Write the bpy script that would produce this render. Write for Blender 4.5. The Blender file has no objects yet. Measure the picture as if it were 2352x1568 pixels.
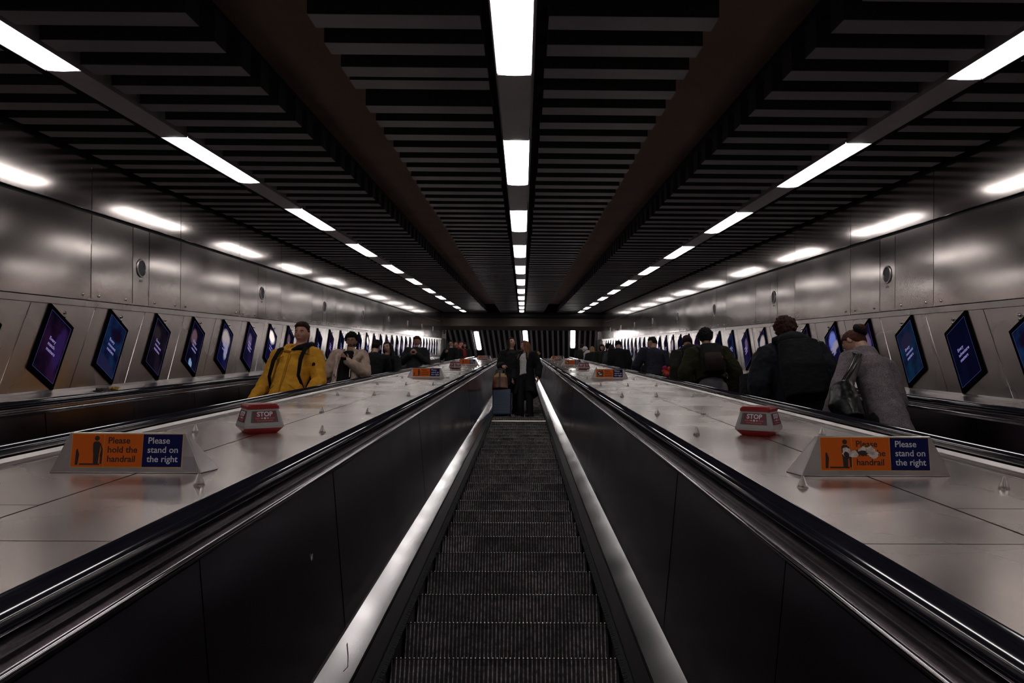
import bpy, math, random
from mathutils import Vector, Matrix, noise
sc = bpy.context.scene
R = math.radians
EYE = 1.6
A30 = R(30)
C30, S30 = math.cos(A30), math.sin(A30)
CX = -0.07            # lateral position of the middle escalator, camera at x = 0
def P(x, s, n):       # slope frame (sideways, along the escalator, away from the slope) -> world
    return Vector((x, s*C30 - n*S30, s*S30 + n*C30 + EYE))

# ---------------------------------------------------------------- camera
F_PX = 1847.0
cam = bpy.data.cameras.new('camera')
cam.sensor_width = 36.0
cam.lens = 36.0*F_PX/2352
cam.clip_end = 200
co = bpy.data.objects.new('camera', cam)
sc.collection.objects.link(co)
YAW = 0.012
PITCH = A30 + 13.0/F_PX
co.location = (0, 0, EYE)
co.rotation_euler = (math.pi/2 + PITCH, 0, -YAW)
cam.shift_x = -(22 + YAW*F_PX)/2352
sc.camera = co
# ---------------------------------------------------------------- world, exposure
w = bpy.data.worlds.new('world'); sc.world = w
w.use_nodes = True
w.node_tree.nodes['Background'].inputs[0].default_value = (0, 0, 0, 1)
w.node_tree.nodes['Background'].inputs[1].default_value = 0.0
sc.view_settings.view_transform = 'Standard'
sc.view_settings.look = 'None'
sc.view_settings.gamma = 1.0
sc.view_settings.use_curve_mapping = False
sc.view_settings.exposure = 0.0
sc.cycles.use_denoising = True
sc.cycles.max_bounces = 4
sc.cycles.glossy_bounces = 3
sc.cycles.diffuse_bounces = 2
sc.cycles.use_adaptive_sampling = True
sc.cycles.adaptive_threshold = 0.15
sc.cycles.adaptive_min_samples = 16
sc.cycles.caustics_refractive = False
sc.cycles.sample_clamp_indirect = 4.0
LAMP = 8.5            # radiance of the fluorescent diffusers

# ---------------------------------------------------------------- materials
def new_mat(name):
    m = bpy.data.materials.new(name); m.use_nodes = True
    nt = m.node_tree
    return m, nt, nt.nodes['Principled BSDF']
def node(nt, t, **kw):
    n = nt.nodes.new(t)
    for k, v in kw.items(): setattr(n, k, v)
    return n
def coords(nt, scale=(1, 1, 1)):
    tc = node(nt, 'ShaderNodeTexCoord'); mp = node(nt, 'ShaderNodeMapping')
    mp.inputs['Scale'].default_value = scale
    nt.links.new(tc.outputs['Object'], mp.inputs['Vector'])
    return mp.outputs['Vector']
def noise_tex(nt, vec, scale, detail=3.0, rough=.55):
    n = node(nt, 'ShaderNodeTexNoise')
    n.inputs['Scale'].default_value = scale; n.inputs['Detail'].default_value = detail
    n.inputs['Roughness'].default_value = rough
    nt.links.new(vec, n.inputs['Vector'])
    return n.outputs['Fac']
def mapr(nt, fac, lo, hi, a=.3, b=.7):
    n = node(nt, 'ShaderNodeMapRange'); n.clamp = True
    n.inputs[1].default_value = a; n.inputs[2].default_value = b
    n.inputs[3].default_value = lo; n.inputs[4].default_value = hi
    nt.links.new(fac, n.inputs[0]); return n.outputs[0]
def ramp(nt, fac, stops):
    n = node(nt, 'ShaderNodeValToRGB')
    e = n.color_ramp.elements
    while len(e) < len(stops): e.new(.5)
    for i, (p, c) in enumerate(stops):
        e[i].position = p; e[i].color = (*c, 1)
    nt.links.new(fac, n.inputs[0]); return n.outputs[0]
def metal(name, col, rough, var=.05, brush=(60, 1.5, 60), bump=.02, spots=3.0, metallic=1.0, aniso=0.0):
    m, nt, b = new_mat(name)
    b.inputs['Metallic'].default_value = metallic
    v = coords(nt)
    big = noise_tex(nt, v, spots, 1.5)
    c = ramp(nt, big, [(.3, tuple(x*.85 for x in col)), (.7, col)])
    nt.links.new(c, b.inputs['Base Color'])
    bv = coords(nt, brush)
    fine = noise_tex(nt, bv, 6, 4)
    soft = noise_tex(nt, v, spots*.6, 1.0)
    nt.links.new(mapr(nt, soft, rough-var, rough+var), b.inputs['Roughness'])
    if bump:
        bp = node(nt, 'ShaderNodeBump'); bp.inputs['Strength'].default_value = bump
        bp.inputs['Distance'].default_value = .002
        nt.links.new(fine, bp.inputs['Height']); nt.links.new(bp.outputs[0], b.inputs['Normal'])
    return m
def paint(name, col, rough=.5, var=.15, scale=8, bump=0, spec=.5, metallic=0):
    m, nt, b = new_mat(name)
    v = coords(nt)
    f = noise_tex(nt, v, scale, 4)
    c = ramp(nt, f, [(.3, tuple(x*(1-var) for x in col)), (.7, tuple(min(1, x*(1+var)) for x in col))])
    nt.links.new(c, b.inputs['Base Color'])
    b.inputs['Roughness'].default_value = rough
    b.inputs['Specular IOR Level'].default_value = spec
    b.inputs['Metallic'].default_value = metallic
    if bump:
        bp = node(nt, 'ShaderNodeBump'); bp.inputs['Strength'].default_value = bump
        bp.inputs['Distance'].default_value = .01
        nt.links.new(noise_tex(nt, v, scale*2, 5), bp.inputs['Height']); nt.links.new(bp.outputs[0], b.inputs['Normal'])
    return m
_fab = {}
def fabric(col, rough=.85, weave=0.0, bump=.35, spec=.2):
    key = (tuple(round(c, 4) for c in col), rough, weave)
    if key in _fab: return _fab[key]
    m, nt, b = new_mat('fabric')
    v = coords(nt)
    f = noise_tex(nt, v, 14, 5)
    c = ramp(nt, f, [(.3, tuple(x*.8 for x in col)), (.7, tuple(x*1.15 for x in col))])
    if weave:
        w1 = noise_tex(nt, coords(nt, (1, 1, 3)), 170, 3)
        mx = node(nt, 'ShaderNodeMix', data_type='RGBA', blend_type='MULTIPLY')
        mx.inputs[0].default_value = 1
        nt.links.new(c, mx.inputs[6])
        nt.links.new(ramp(nt, w1, [(.35, (1-weave,)*3), (.65, (1+weave,)*3)]), mx.inputs[7])
        c = mx.outputs[2]
    nt.links.new(c, b.inputs['Base Color'])
    b.inputs['Roughness'].default_value = rough
    b.inputs['Specular IOR Level'].default_value = spec
    bp = node(nt, 'ShaderNodeBump'); bp.inputs['Strength'].default_value = bump
    bp.inputs['Distance'].default_value = .02
    nt.links.new(noise_tex(nt, coords(nt, (1, 1, 2.2)), 11, 4), bp.inputs['Height'])
    nt.links.new(bp.outputs[0], b.inputs['Normal'])
    _fab[key] = m
    return m
def emit(name, col, strength):
    m, nt, b = new_mat(name)
    b.inputs['Base Color'].default_value = (0, 0, 0, 1)
    b.inputs['Emission Color'].default_value = (*col, 1)
    b.inputs['Emission Strength'].default_value = strength
    b.inputs['Roughness'].default_value = .3
    return m

def dirty(name, col, metallic):
    m, nt, b = new_mat(name)
    geo = node(nt, 'ShaderNodeNewGeometry')
    f1 = noise_tex(nt, geo.outputs['Position'], 4, 5, .7); f2 = noise_tex(nt, geo.outputs['Position'], 45, 4, .7)
    mu = node(nt, 'ShaderNodeMath', operation='MULTIPLY')
    nt.links.new(mapr(nt, f1, .35, 1.25, .38, .62), mu.inputs[0]); nt.links.new(mapr(nt, f2, .25, 1.5, .35, .7), mu.inputs[1])
    mx = node(nt, 'ShaderNodeMix', data_type='RGBA', blend_type='MULTIPLY'); mx.inputs[0].default_value = 1
    mx.inputs[6].default_value = (*col, 1)
    cb = node(nt, 'ShaderNodeCombineColor')
    for i in range(3): nt.links.new(mu.outputs[0], cb.inputs[i])
    nt.links.new(cb.outputs[0], mx.inputs[7]); nt.links.new(mx.outputs[2], b.inputs['Base Color'])
    b.inputs['Metallic'].default_value = metallic; b.inputs['Roughness'].default_value = .5
    return m
M = {}
M['wall'] = metal('wall_steel', (.68, .61, .585), .135, .02, (90, 90, 3), 0, 2.0)
M['band'] = metal('band_steel', (.68, .62, .595), .26, .04, (90, 90, 3), 0, 2.0)
M['deck'] = metal('deck_steel', (.74, .67, .64), .27, .06, (60, 3, 60), 0, 2.2)
M['trim'] = metal('trim_steel', (.60, .55, .54), .30, .04, bump=0)
M['capping'] = metal('capping_steel', (.22, .208, .212), .165, .03, (60, 3, 60), 0, 3)
M['chrome'] = metal('chrome', (.62, .60, .62), .13, .03, bump=0)
M['mould'] = metal('moulding_metal', (.48, .44, .47), .16, .03, bump=0)
M['panel'] = metal('balustrade_metal', (.13, .107, .138), .22, .03, (60, 60, 3), 0, 3)
M['gap'] = paint('joint_black', (.006, .006, .007), .8)
M['rubber'] = paint('handrail_rubber', (.012, .012, .020), .12, .3, 4, 0, 1.0)
M['rubber'].node_tree.nodes['Principled BSDF'].inputs['IOR'].default_value = 1.75
M['skirt'] = paint('skirt_black', (.013, .012, .013), .3, .2, 6, 0, .5, .6)
M['bristle'] = paint('brush_bristle', (.008, .008, .009), .9, .4, 60, .6)
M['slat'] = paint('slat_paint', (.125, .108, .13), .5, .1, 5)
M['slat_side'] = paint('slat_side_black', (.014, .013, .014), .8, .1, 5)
M['hall_slat'] = paint('hall_slat_paint', (.20, .185, .21), .5, .1, 5)
M['sign_steel'] = metal('sign_steel', (.42, .385, .38), .34, .06, (60, 60, 60), .03, 12)
M['backing'] = paint('ceiling_black', (.012, .011, .012), .9)
M['concrete'] = paint('brown_concrete', (.17, .105, .08), .85, .15, 1.5, 0)
M['fascia'] = paint('brown_fascia', (.045, .032, .027), .85, .12, .8, 0)
M['strip'] = paint('light_strip_paint', (.27, .235, .26), .45, .08, 5)
M['floor'] = paint('landing_floor', (.40, .38, .37), .4)
M['lamp'] = emit('lamp_diffuser', (1, .955, .93), LAMP)
M['hall_lamp'] = emit('hall_lamp_diffuser', (1, .955, .93), 24)
M['bezel'] = paint('screen_bezel', (.004, .004, .005), .75, .1, 5, 0, 0.0)
M['riser'] = dirty('riser_dark', (.026, .021, .023), .3)
M['rib'] = dirty('riser_rib', (.36, .31, .325), .35)
M['cleat'] = metal('cleat_tip', (.80, .74, .72), .35)
M['worn'] = metal('pale_nosing', (.9, .85, .75), .35)  # paler, warmer metal for a single step's nosing strip
M['recess'] = paint('window_recess', (.07, .062, .065), .5)
M['grille'] = paint('speaker_mesh', (.05, .055, .07), .6, .4, 300, .4)
M['red'] = paint('red_plastic', (.25, .012, .014), .28)
M['dred'] = paint('dark_red_plastic', (.16, .008, .014), .3)
M['white'] = paint('white_plastic', (.30, .285, .28), .4, .06)
M['orange'] = paint('orange_sign', (.62, .11, .004), .55, .06, spec=.2)
M['blue'] = paint('blue_sign', (.004, .006, .070), .6, .1, spec=.12)
M['ink'] = paint('black_print', (.012, .006, .006), .6)
M['ink_white'] = paint('white_print', (.62, .62, .68), .5)
M['ink_pink'] = paint('pale_red_print', (.45, .20, .19), .5)
M['yline'] = paint('sign_divider', (.75, .40, .08), .5)
M['sticker'] = paint('torn_sticker', (.62, .52, .47), .7, .35, 40)
M['sticker_dark'] = paint('dark_sticker', (.03, .028, .03), .5, .5, 60)
M['screw'] = metal('screw_chrome', (.8, .76, .74), .12, bump=0)
M['stud'] = metal('stud_steel', (.62, .58, .56), .22, bump=0)

# ---------------------------------------------------------------- mesh builder
class MB:
    def __init__(s): s.v = []; s.f = []; s.m = []
    def add(s, vs, fs, mi=0):
        o = len(s.v); s.v += [Vector(v) for v in vs]
        s.f += [tuple(i+o for i in f) for f in fs]; s.m += [mi]*len(fs)
        return s
    def box(s, x0, x1, y0, y1, z0, z1, mi=0, mat=None):
        vs = [Vector((x, y, z)) for x in (x0, x1) for y in (y0, y1) for z in (z0, z1)]
        if mat is not None: vs = [mat @ v for v in vs]
        return s.add(vs, [(0, 1, 3, 2), (4, 6, 7, 5), (0, 4, 5, 1), (2, 3, 7, 6), (0, 2, 6, 4), (1, 5, 7, 3)], mi)
    def hexa(s, lo, hi, mi=0):   # two loops of the same length joined
        n = len(lo)
        fs = [tuple(range(n))[::-1], tuple(range(n, 2*n))] + [(i, (i+1) % n, n+(i+1) % n, n+i) for i in range(n)]
        return s.add(list(lo)+list(hi), fs, mi)
    def sweep(s, prof, path, mi=0, closed=True):   # prof (x,n) swept along path of (s, n offset)
        n = len(prof); vs = []
        for i, (a, b) in enumerate(path):
            p0 = path[max(0, i-1)]; p1 = path[min(len(path)-1, i+1)]
            d0 = Vector((a-p0[0], b-p0[1])); d1 = Vector((p1[0]-a, p1[1]-b))
            if d0.length < 1e-9: d0 = d1
            if d1.length < 1e-9: d1 = d0
            d = (d0.normalized()+d1.normalized()).normalized()
            k = 1/max(.2, d.dot(d1.normalized()))
            for (x, z) in prof:
                vs.append(Vector((x, a - d.y*z*k, b + d.x*z*k)))
        fs = []
        for i in range(len(path)-1):
            for j in range(n if closed else n-1):
                fs.append((i*n+j, i*n+(j+1) % n, (i+1)*n+(j+1) % n, (i+1)*n+j))
        if closed:
            fs.append(tuple(range(n))[::-1]); fs.append(tuple((len(path)-1)*n+j for j in range(n)))
        return s.add(vs, fs, mi)
    def loft(s, rings, seg=20, mi=0, caps=True, power=1.0):   # rings: (centre, rx, ry) horizontal ellipses
        vs = []; fs = []
        for (c, rx, ry) in rings:
            for i in range(seg):
                a = 2*math.pi*i/seg
                ca, sa = math.cos(a), math.sin(a)
                ca = math.copysign(abs(ca)**power, ca); sa = math.copysign(abs(sa)**power, sa)
                vs.append((c[0]+rx*ca, c[1]+ry*sa, c[2]))
        for r in range(len(rings)-1):
            for i in range(seg):
                j = (i+1) % seg
                fs.append((r*seg+i, r*seg+j, (r+1)*seg+j, (r+1)*seg+i))
        if caps:
            fs.append(tuple(range(seg))[::-1]); fs.append(tuple((len(rings)-1)*seg+i for i in range(seg)))
        return s.add(vs, fs, mi)
    def tube(s, pts, rad, seg=10, mi=0, flat=1.0):   # along points, hemispherical ends
        pts = [Vector(p) for p in pts]
        if not hasattr(rad, '__len__'): rad = [rad]*len(pts)
        P2 = []; R2 = []
        d = (pts[1]-pts[0]).normalized()
        for t in (90, 60, 30):
            P2.append(pts[0]-d*rad[0]*math.sin(R(t))); R2.append(max(rad[0]*math.cos(R(t)), rad[0]*.02))
        P2 += pts; R2 += list(rad)
        d = (pts[-1]-pts[-2]).normalized()
        for t in (30, 60, 90):
            P2.append(pts[-1]+d*rad[-1]*math.sin(R(t))); R2.append(max(rad[-1]*math.cos(R(t)), rad[-1]*.02))
        up = None; vs = []; fs = []
        for i, p in enumerate(P2):
            a = P2[max(0, i-1)]; b = P2[min(len(P2)-1, i+1)]
            t = (b-a).normalized()
            if up is None: up = t.orthogonal().normalized()
            up = (up - t*up.dot(t))
            if up.length < 1e-6: up = t.orthogonal()
            up.normalize(); q = t.cross(up)
            for k in range(seg):
                an = 2*math.pi*k/seg
                vs.append(p + (up*math.cos(an) + q*math.sin(an)*flat)*R2[i])
        for i in range(len(P2)-1):
            for k in range(seg):
                j = (k+1) % seg
                fs.append((i*seg+k, i*seg+j, (i+1)*seg+j, (i+1)*seg+k))
        fs.append(tuple(range(seg))[::-1]); fs.append(tuple((len(P2)-1)*seg+k for k in range(seg)))
        return s.add(vs, fs, mi)
    def ball(s, c, rx, ry, rz, seg=16, rings=10, mi=0, rot=None, bump=0, seed=0):
        vs = []; fs = []; c = Vector(c)
        for i in range(rings+1):
            t = math.pi*i/rings
            for k in range(seg):
                a = 2*math.pi*k/seg
                d = Vector((math.sin(t)*math.cos(a), math.sin(t)*math.sin(a), math.cos(t)))
                if i in (0, rings) : d = Vector((.001*math.cos(a), .001*math.sin(a), math.cos(t)))
                q = 1 + (bump*noise.noise(d*3+Vector((seed, seed, 0))) if bump else 0)
                v = Vector((d.x*rx, d.y*ry, d.z*rz))*q
                if rot is not None: v = rot @ v
                vs.append(c+v)
        for i in range(rings):
            for k in range(seg):
                j = (k+1) % seg
                fs.append((i*seg+k, (i+1)*seg+k, (i+1)*seg+j, i*seg+j))
        fs.append(tuple(range(seg))); fs.append(tuple(rings*seg+k for k in range(seg))[::-1])
        return s.add(vs, fs, mi)
    def lathe(s, prof, seg=16, mi=0, c=(0, 0, 0), axis='z', flute=0):
        vs = []; fs = []; n = len(prof)
        for k in range(seg):
            a = 2*math.pi*k/seg
            for (r, z) in prof:
                rr = r*(1 - (flute if k % 2 else 0))
                if axis == 'z': v = (rr*math.cos(a), rr*math.sin(a), z)
                elif axis == 'x': v = (z, rr*math.cos(a), rr*math.sin(a))
                else: v = (rr*math.cos(a), z, rr*math.sin(a))
                vs.append(Vector(v)+Vector(c))
        for k in range(seg):
            j = (k+1) % seg
            for i in range(n-1):
                fs.append((k*n+i, j*n+i, j*n+i+1, k*n+i+1))
        fs.append(tuple(k*n for k in range(seg))); fs.append(tuple(k*n+n-1 for k in range(seg))[::-1])
        return s.add(vs, fs, mi)
    def mesh(s, name, mats, smooth=False):
        me = bpy.data.meshes.new(name)
        me.from_pydata([tuple(v) for v in s.v], [], s.f)
        for m in (mats if isinstance(mats, (list, tuple)) else [mats]): me.materials.append(m)
        me.polygons.foreach_set('material_index', s.m)
        if smooth: me.polygons.foreach_set('use_smooth', [True]*len(me.polygons))
        me.validate(); me.update()
        return me
    def build(s, name, mats, parent=None, smooth=False, loc=None, rot=None):
        return link(name, s.mesh(name, mats, smooth), parent, loc, rot)
def link(name, me, parent=None, loc=None, rot=None):
    o = bpy.data.objects.new(name, me); sc.collection.objects.link(o)
    if parent is not None: o.parent = parent
    if loc is not None: o.location = loc
    if rot is not None: o.rotation_euler = rot
    return o
def empty(name, loc=(0, 0, 0), rot=(0, 0, 0)):
    o = bpy.data.objects.new(name, None); sc.collection.objects.link(o)
    o.empty_display_size = .1
    o.location = loc; o.rotation_euler = rot
    return o
def tag(o, label, cat, group=None, kind=None):
    o['label'] = label; o['category'] = cat
    if group: o['group'] = group
    if kind: o['kind'] = kind
    return o
def structure(o, label=None):
    o['kind'] = 'structure'
    if label: o['label'] = label
    return o
def copy_tree(root, loc=None, rot=None):
    r = root.copy(); sc.collection.objects.link(r)
    if loc is not None: r.location = loc
    if rot is not None: r.rotation_euler = rot
    for ch in root.children:
        c = ch.copy(); sc.collection.objects.link(c); c.parent = r
        for g in ch.children:
            d = g.copy(); sc.collection.objects.link(d); d.parent = c
    return r
SL = (A30, 0, 0)      # rotation of everything laid on the slope
O0 = (0, 0, EYE)
WORDS = ['', 'first', 'second', 'third', 'fourth', 'fifth', 'sixth', 'seventh', 'eighth', 'ninth', 'tenth', 'eleventh', 'twelfth', 'thirteenth', 'fourteenth', 'fifteenth', 'sixteenth', 'seventeenth', 'eighteenth', 'nineteenth', 'twentieth']
def ordn(i):
    if i <= 20: return WORDS[i]
    t = {2: 'twenty', 3: 'thirty', 4: 'forty'}[i//10]
    return t + '-' + WORDS[i % 10] if i % 10 else {3: 'thirtieth', 4: 'fortieth'}[i//10]
def text_mesh(mb, body, size, M4, mi=0, depth=.0006, align='LEFT', space=1.0, bold=0.0):
    cu = bpy.data.curves.new('t', 'FONT'); cu.body = body; cu.size = size
    cu.extrude = depth; cu.align_x = align; cu.space_line = space; cu.offset = bold; cu.resolution_u = 3
    o = bpy.data.objects.new('t', cu); sc.collection.objects.link(o)
    dg = bpy.context.evaluated_depsgraph_get()
    me = bpy.data.meshes.new_from_object(o.evaluated_get(dg))
    mb.add([M4 @ v.co for v in me.vertices], [tuple(p.vertices) for p in me.polygons], mi)
    bpy.data.objects.remove(o); bpy.data.curves.remove(cu); bpy.data.meshes.remove(me)
def bevel(o, w, seg=2):
    b = o.modifiers.new('bevel', 'BEVEL'); b.width = w; b.segments = seg; b.limit_method = 'ANGLE'
    return o

# ================================================================ structure
S0, S1 = -8.0, 40.2
NC = 1.72                      # underside of slats and lights
XL, XR = -4.0, 3.9
PER, L0, LL = 3.45, 6.70, 1.82 # rhythm of the ceiling lights
rows = {'left': -2.90, 'middle': CX+.005, 'right': 2.80}

# ceiling: dark slab with brown coffers between the slatted banks
random.seed(4)
ceil = empty('ceiling', O0, SL); structure(ceil)
mb = MB(); mb.box(XL-.4, XR+.4, S0, S1, 2.15, 2.4)
mb.build('ceiling_slab', M['concrete'], ceil)
mb = MB()
for x0, x1 in ((XL-.1, -1.95), (-1.02, .90), (1.82, XR+.1)):
    mb.box(x0, x1, S0, S1-.02, 1.93, 2.149)
mb.build('slat_carrier', M['backing'], ceil)
banks = [(-3.93, -3.06), (-2.74, -1.755), (-1.135, -.235), (.125, 1.015), (1.665, 2.64), (2.96, 3.83)]
for bi, (x0, x1) in enumerate(banks):
    mb = MB(); k = 0
    s = 4.35 - .395*30
    while s < S1-.1:
        ss = s
        if bi == 2 and abs(s-5.535) < .1: ss = s-.145
        j = random.uniform(-.006, .006); e0 = random.uniform(-.008, .008); e1 = random.uniform(-.008, .008)
        z = NC + random.uniform(-.004, .004)
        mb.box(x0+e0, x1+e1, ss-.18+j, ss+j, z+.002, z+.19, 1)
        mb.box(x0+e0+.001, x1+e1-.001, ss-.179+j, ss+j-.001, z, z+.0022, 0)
        s += .395
    mb.build('slat_bank', [M['slat'], M['slat_side']], ceil)

def fixture():
    r = empty('ceiling_light')
    mb = MB(); mb.box(-.115, .115, -LL/2-.01, LL/2+.01, .012, .11)
    mb.box(-.117, -.109, -LL/2-.01, LL/2+.01, .0, .012); mb.box(.109, .117, -LL/2-.01, LL/2+.01, .0, .012)
    mb.build('housing', M['strip'], r)
    mb = MB(); seg = 8; prof = []
    for i in range(seg+1):
        a = math.pi*i/seg; prof.append((-.108*math.cos(a), .010 - .016*math.sin(a)))
    mb.sweep(prof, [(-LL/2, 0), (LL/2, 0)])
    mb.build('diffuser', M['lamp'], r)
    return r
fx = fixture(); first = True
for rn, rx in rows.items():
    if True:
        mb = MB()
        for k in range(-5, 10):
            a = L0+PER*k+LL+.012; b = L0+PER*(k+1)-.012
            if b > S1: b = S1-.02
            if a < b: mb.box(rx-.107, rx+.107, a, b, NC+.0, NC+.09)
        mb.box(rx-.13, rx+.13, S0, S1-.03, NC+.115, 1.93)
        structure(mb.build('trim_%d' % (1+list(rows).index(rn)), M['strip'], None, loc=O0, rot=SL))
    for k in range(-4, 10):
        s = L0+PER*k+LL/2
        loc = P(rx, s, NC)
        if first: o = fx; o.location = loc; o.rotation_euler = SL; first = False
        else: o = copy_tree(fx, loc, SL)
        if k >= -1:
            tag(o, '%s lit ceiling panel up from the camera in the %s row' % (ordn(k+2), rn), 'ceiling light', 'ceiling lights over the escalators')
        else:
            tag(o, 'lit ceiling panel of the %s row, %s one behind the camera' % (rn, ordn(-1-k)), 'ceiling light', 'ceiling lights over the escalators')

# end fascia and the flat ceiling over the upper hall
pF = P(0, S1, NC)
zf = pF.z - .79
mb = MB(); mb.box(XL-1.5, XR+1.5, pF.y, pF.y+.4, zf, pF.z+.75)
structure(mb.build('trim_4', M['fascia'], None))
HZ = EYE + 21.0
ceil2 = empty('ceiling', (0, pF.y+.4, HZ), (0, 0, -R(2.9))); structure(ceil2)
mb = MB(); mb.box(-7, 7, -.6, 9, .25, .4); mb.build('ceiling_slab', M['backing'], ceil2)
mb = MB(); x = -6.5
hl = [(-2.40, 0), (.08, 0), (2.50, 0)]
while x < 6.5:
    if all(abs(x-(h[0])) > .17 for h in hl): mb.box(x-.05, x+.05, -.1, 9, 0, .2)
    x += .275
mb.build('slat_bank', M['hall_slat'], ceil2)
for i, (hx, _) in enumerate(hl):
    r = empty('hall_light', ceil2.matrix_basis @ Vector((hx, 1.3, 0)), (0, 0, -R(2.9)))
    mb = MB(); mb.box(-.13, .13, -.93, .93, .02, .245); mb.build('housing', M['strip'], r)
    mb = MB()
    lo = []; hi = []
    for j in range(24):
        a = 2*math.pi*j/24
        px = .115*max(-1, min(1, 1.25*math.cos(a))); 
        ex = .11*math.cos(a); ey = (.80 if math.sin(a) >= 0 else -.80)+.11*math.sin(a)
        lo.append((ex, ey, -.01)); hi.append((ex, ey, .02))
    mb.hexa(lo, hi); mb.build('diffuser', M['hall_lamp'], r)
    tag(r, ['left', 'middle', 'right'][i]+' upright-looking lit strip over the upper hall at the far end', 'ceiling light', 'lights over the upper hall')

ZF = P(0, 36.3, -1.39).z
mb = MB(); mb.box(-7, 7, P(0, 36.3, -1.39).y+.35, 46, ZF-.3, ZF)
structure(mb.build('floor', M['floor']))
mb = MB(); mb.box(-7, 7, 46, 46.3, ZF-.3, HZ+.5)
structure(mb.build('wall_back', M['backing']))

# side walls: steel panels above a screen band
def side_wall(side):
    X = XL if side < 0 else XR
    sx = side
    nm = 'left' if side < 0 else 'right'
    root = empty('wall_'+nm, (X, 0, EYE), SL); structure(root)
    rnd = random.Random(11+side)
    off = 7.48 if side < 0 else 7.60
    back = MB(); back.box(*sorted((sx*.03, sx*.35)), S0, 41.0, -1.0, 2.2)
    back.build('wall_backing', M['gap'], root)
    lo = MB(); up = MB()
    def panel(m, a, b, n0, n1, dx=0.0):
        g = .006
        t0, t1, t2, t3 = [rnd.uniform(-.0015, .0015) for _ in range(4)]
        a += g; b -= g; n0 += g; n1 -= g
        f = [(t0, a, n0), (t1, b, n0), (t2, b, n1), (t3, a, n1)]
        bk = [(sx*.029, a, n0), (sx*.029, b, n0), (sx*.029, b, n1), (sx*.029, a, n1)]
        # slight dishing of the sheet: a 3x3 grid
        vs = []; N = 6; dish = rnd.uniform(.0006, .0022)*(b-a)
        for i in range(N+1):
            for j in range(N+1):
                u, v = i/N, j/N
                x = (f[0][0]*(1-u)+f[1][0]*u)*(1-v)+(f[3][0]*(1-u)+f[2][0]*u)*v
                x += sx*dish*math.sin(math.pi*u)*math.sin(math.pi*v)
                vs.append((x+dx, a+(b-a)*u, n0+(n1-n0)*v))
        fs = [(i*(N+1)+j, (i+1)*(N+1)+j, (i+1)*(N+1)+j+1, i*(N+1)+j+1) for i in range(N) for j in range(N)]
        m.add(vs, fs)
        m.hexa([Vector(q)+Vector((sx*.008, 0, 0)) for q in f], bk)
    screws = []
    s = off - 3.9*4
    while s < 40:
        for i, (a, b) in enumerate(((0, .79), (.79, 1.15), (1.15, 1.94), (1.94, 3.90))):
            a += s; b += s
            if b > S1+.7: b = S1+.7
            if a >= b-.1 or b < S0+.3: continue
            a = max(a, S0+.05)
            panel(lo, a, b, .405, 1.21)
            if i != 1: screws += [(a+.14, .455), (b-.14, .455)]
        for a, b in ((0, 1.94), (1.94, 3.9)):
            b2 = min(s+b, S1+.7); a2 = max(s+a, S0+.05)
            if a2 < b2-.1: panel(up, a2, b2, 1.235, 2.15)
        s += 3.9
    lo.build('lower_panelling', M['wall'], root, smooth=True)
    up.build('upper_panelling', M['wall'], root, smooth=True)
    # screen band and mouldings
    m = MB(); m.box(*sorted((0, sx*.03)), S0, 39.3, -.40, .345); m.build('screen_band', M['band'], root)
    m = MB(); m.box(*sorted((-sx*.02, sx*.03)), S0, 39.4, .347, .40); m.build('band_moulding', M['trim'], root)
    m = MB(); k = -13
    s00 = 6.58 if side < 0 else 6.58+.20
    for k in range(-14, 34):
        s1 = s00+.984*k
        if s1 > 39: break
        s0 = s1-.735*S30/C30
        w = .004
        m.hexa([(-sx*.003, s0-w, -.39), (-sx*.003, s0+w, -.39), (sx*.001, s0+w, -.39), (sx*.001, s0-w, -.39)],
               [(-sx*.003, s1-w, .345), (-sx*.003, s1+w, .345), (sx*.001, s1+w, .345), (sx*.001, s1-w, .345)])
    m.build('joint_strips', M['chrome'], root)
    sm = MB(); sm.lathe([(.014, 0), (.014, .004), (.010, .010), (.004, .013)], 10, axis='x')
    me = sm.mesh('screw', M['screw'], True)
    scr = [q for q in screws if q[0] > 5.5][:98]
    for q in scr:
        o = link('screw', me, root, loc=(0, q[0], q[1]))
        o.scale = (-sx, 1, 1)
    # jamb closing the wall at the top
    m = MB(); m.box(*sorted((-sx*.10, sx*.4)), 40.9, 41.4, -1.0, 2.2)
    m.build('end_pilaster', M['wall'], root)
side_wall(-1); side_wall(1)

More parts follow.
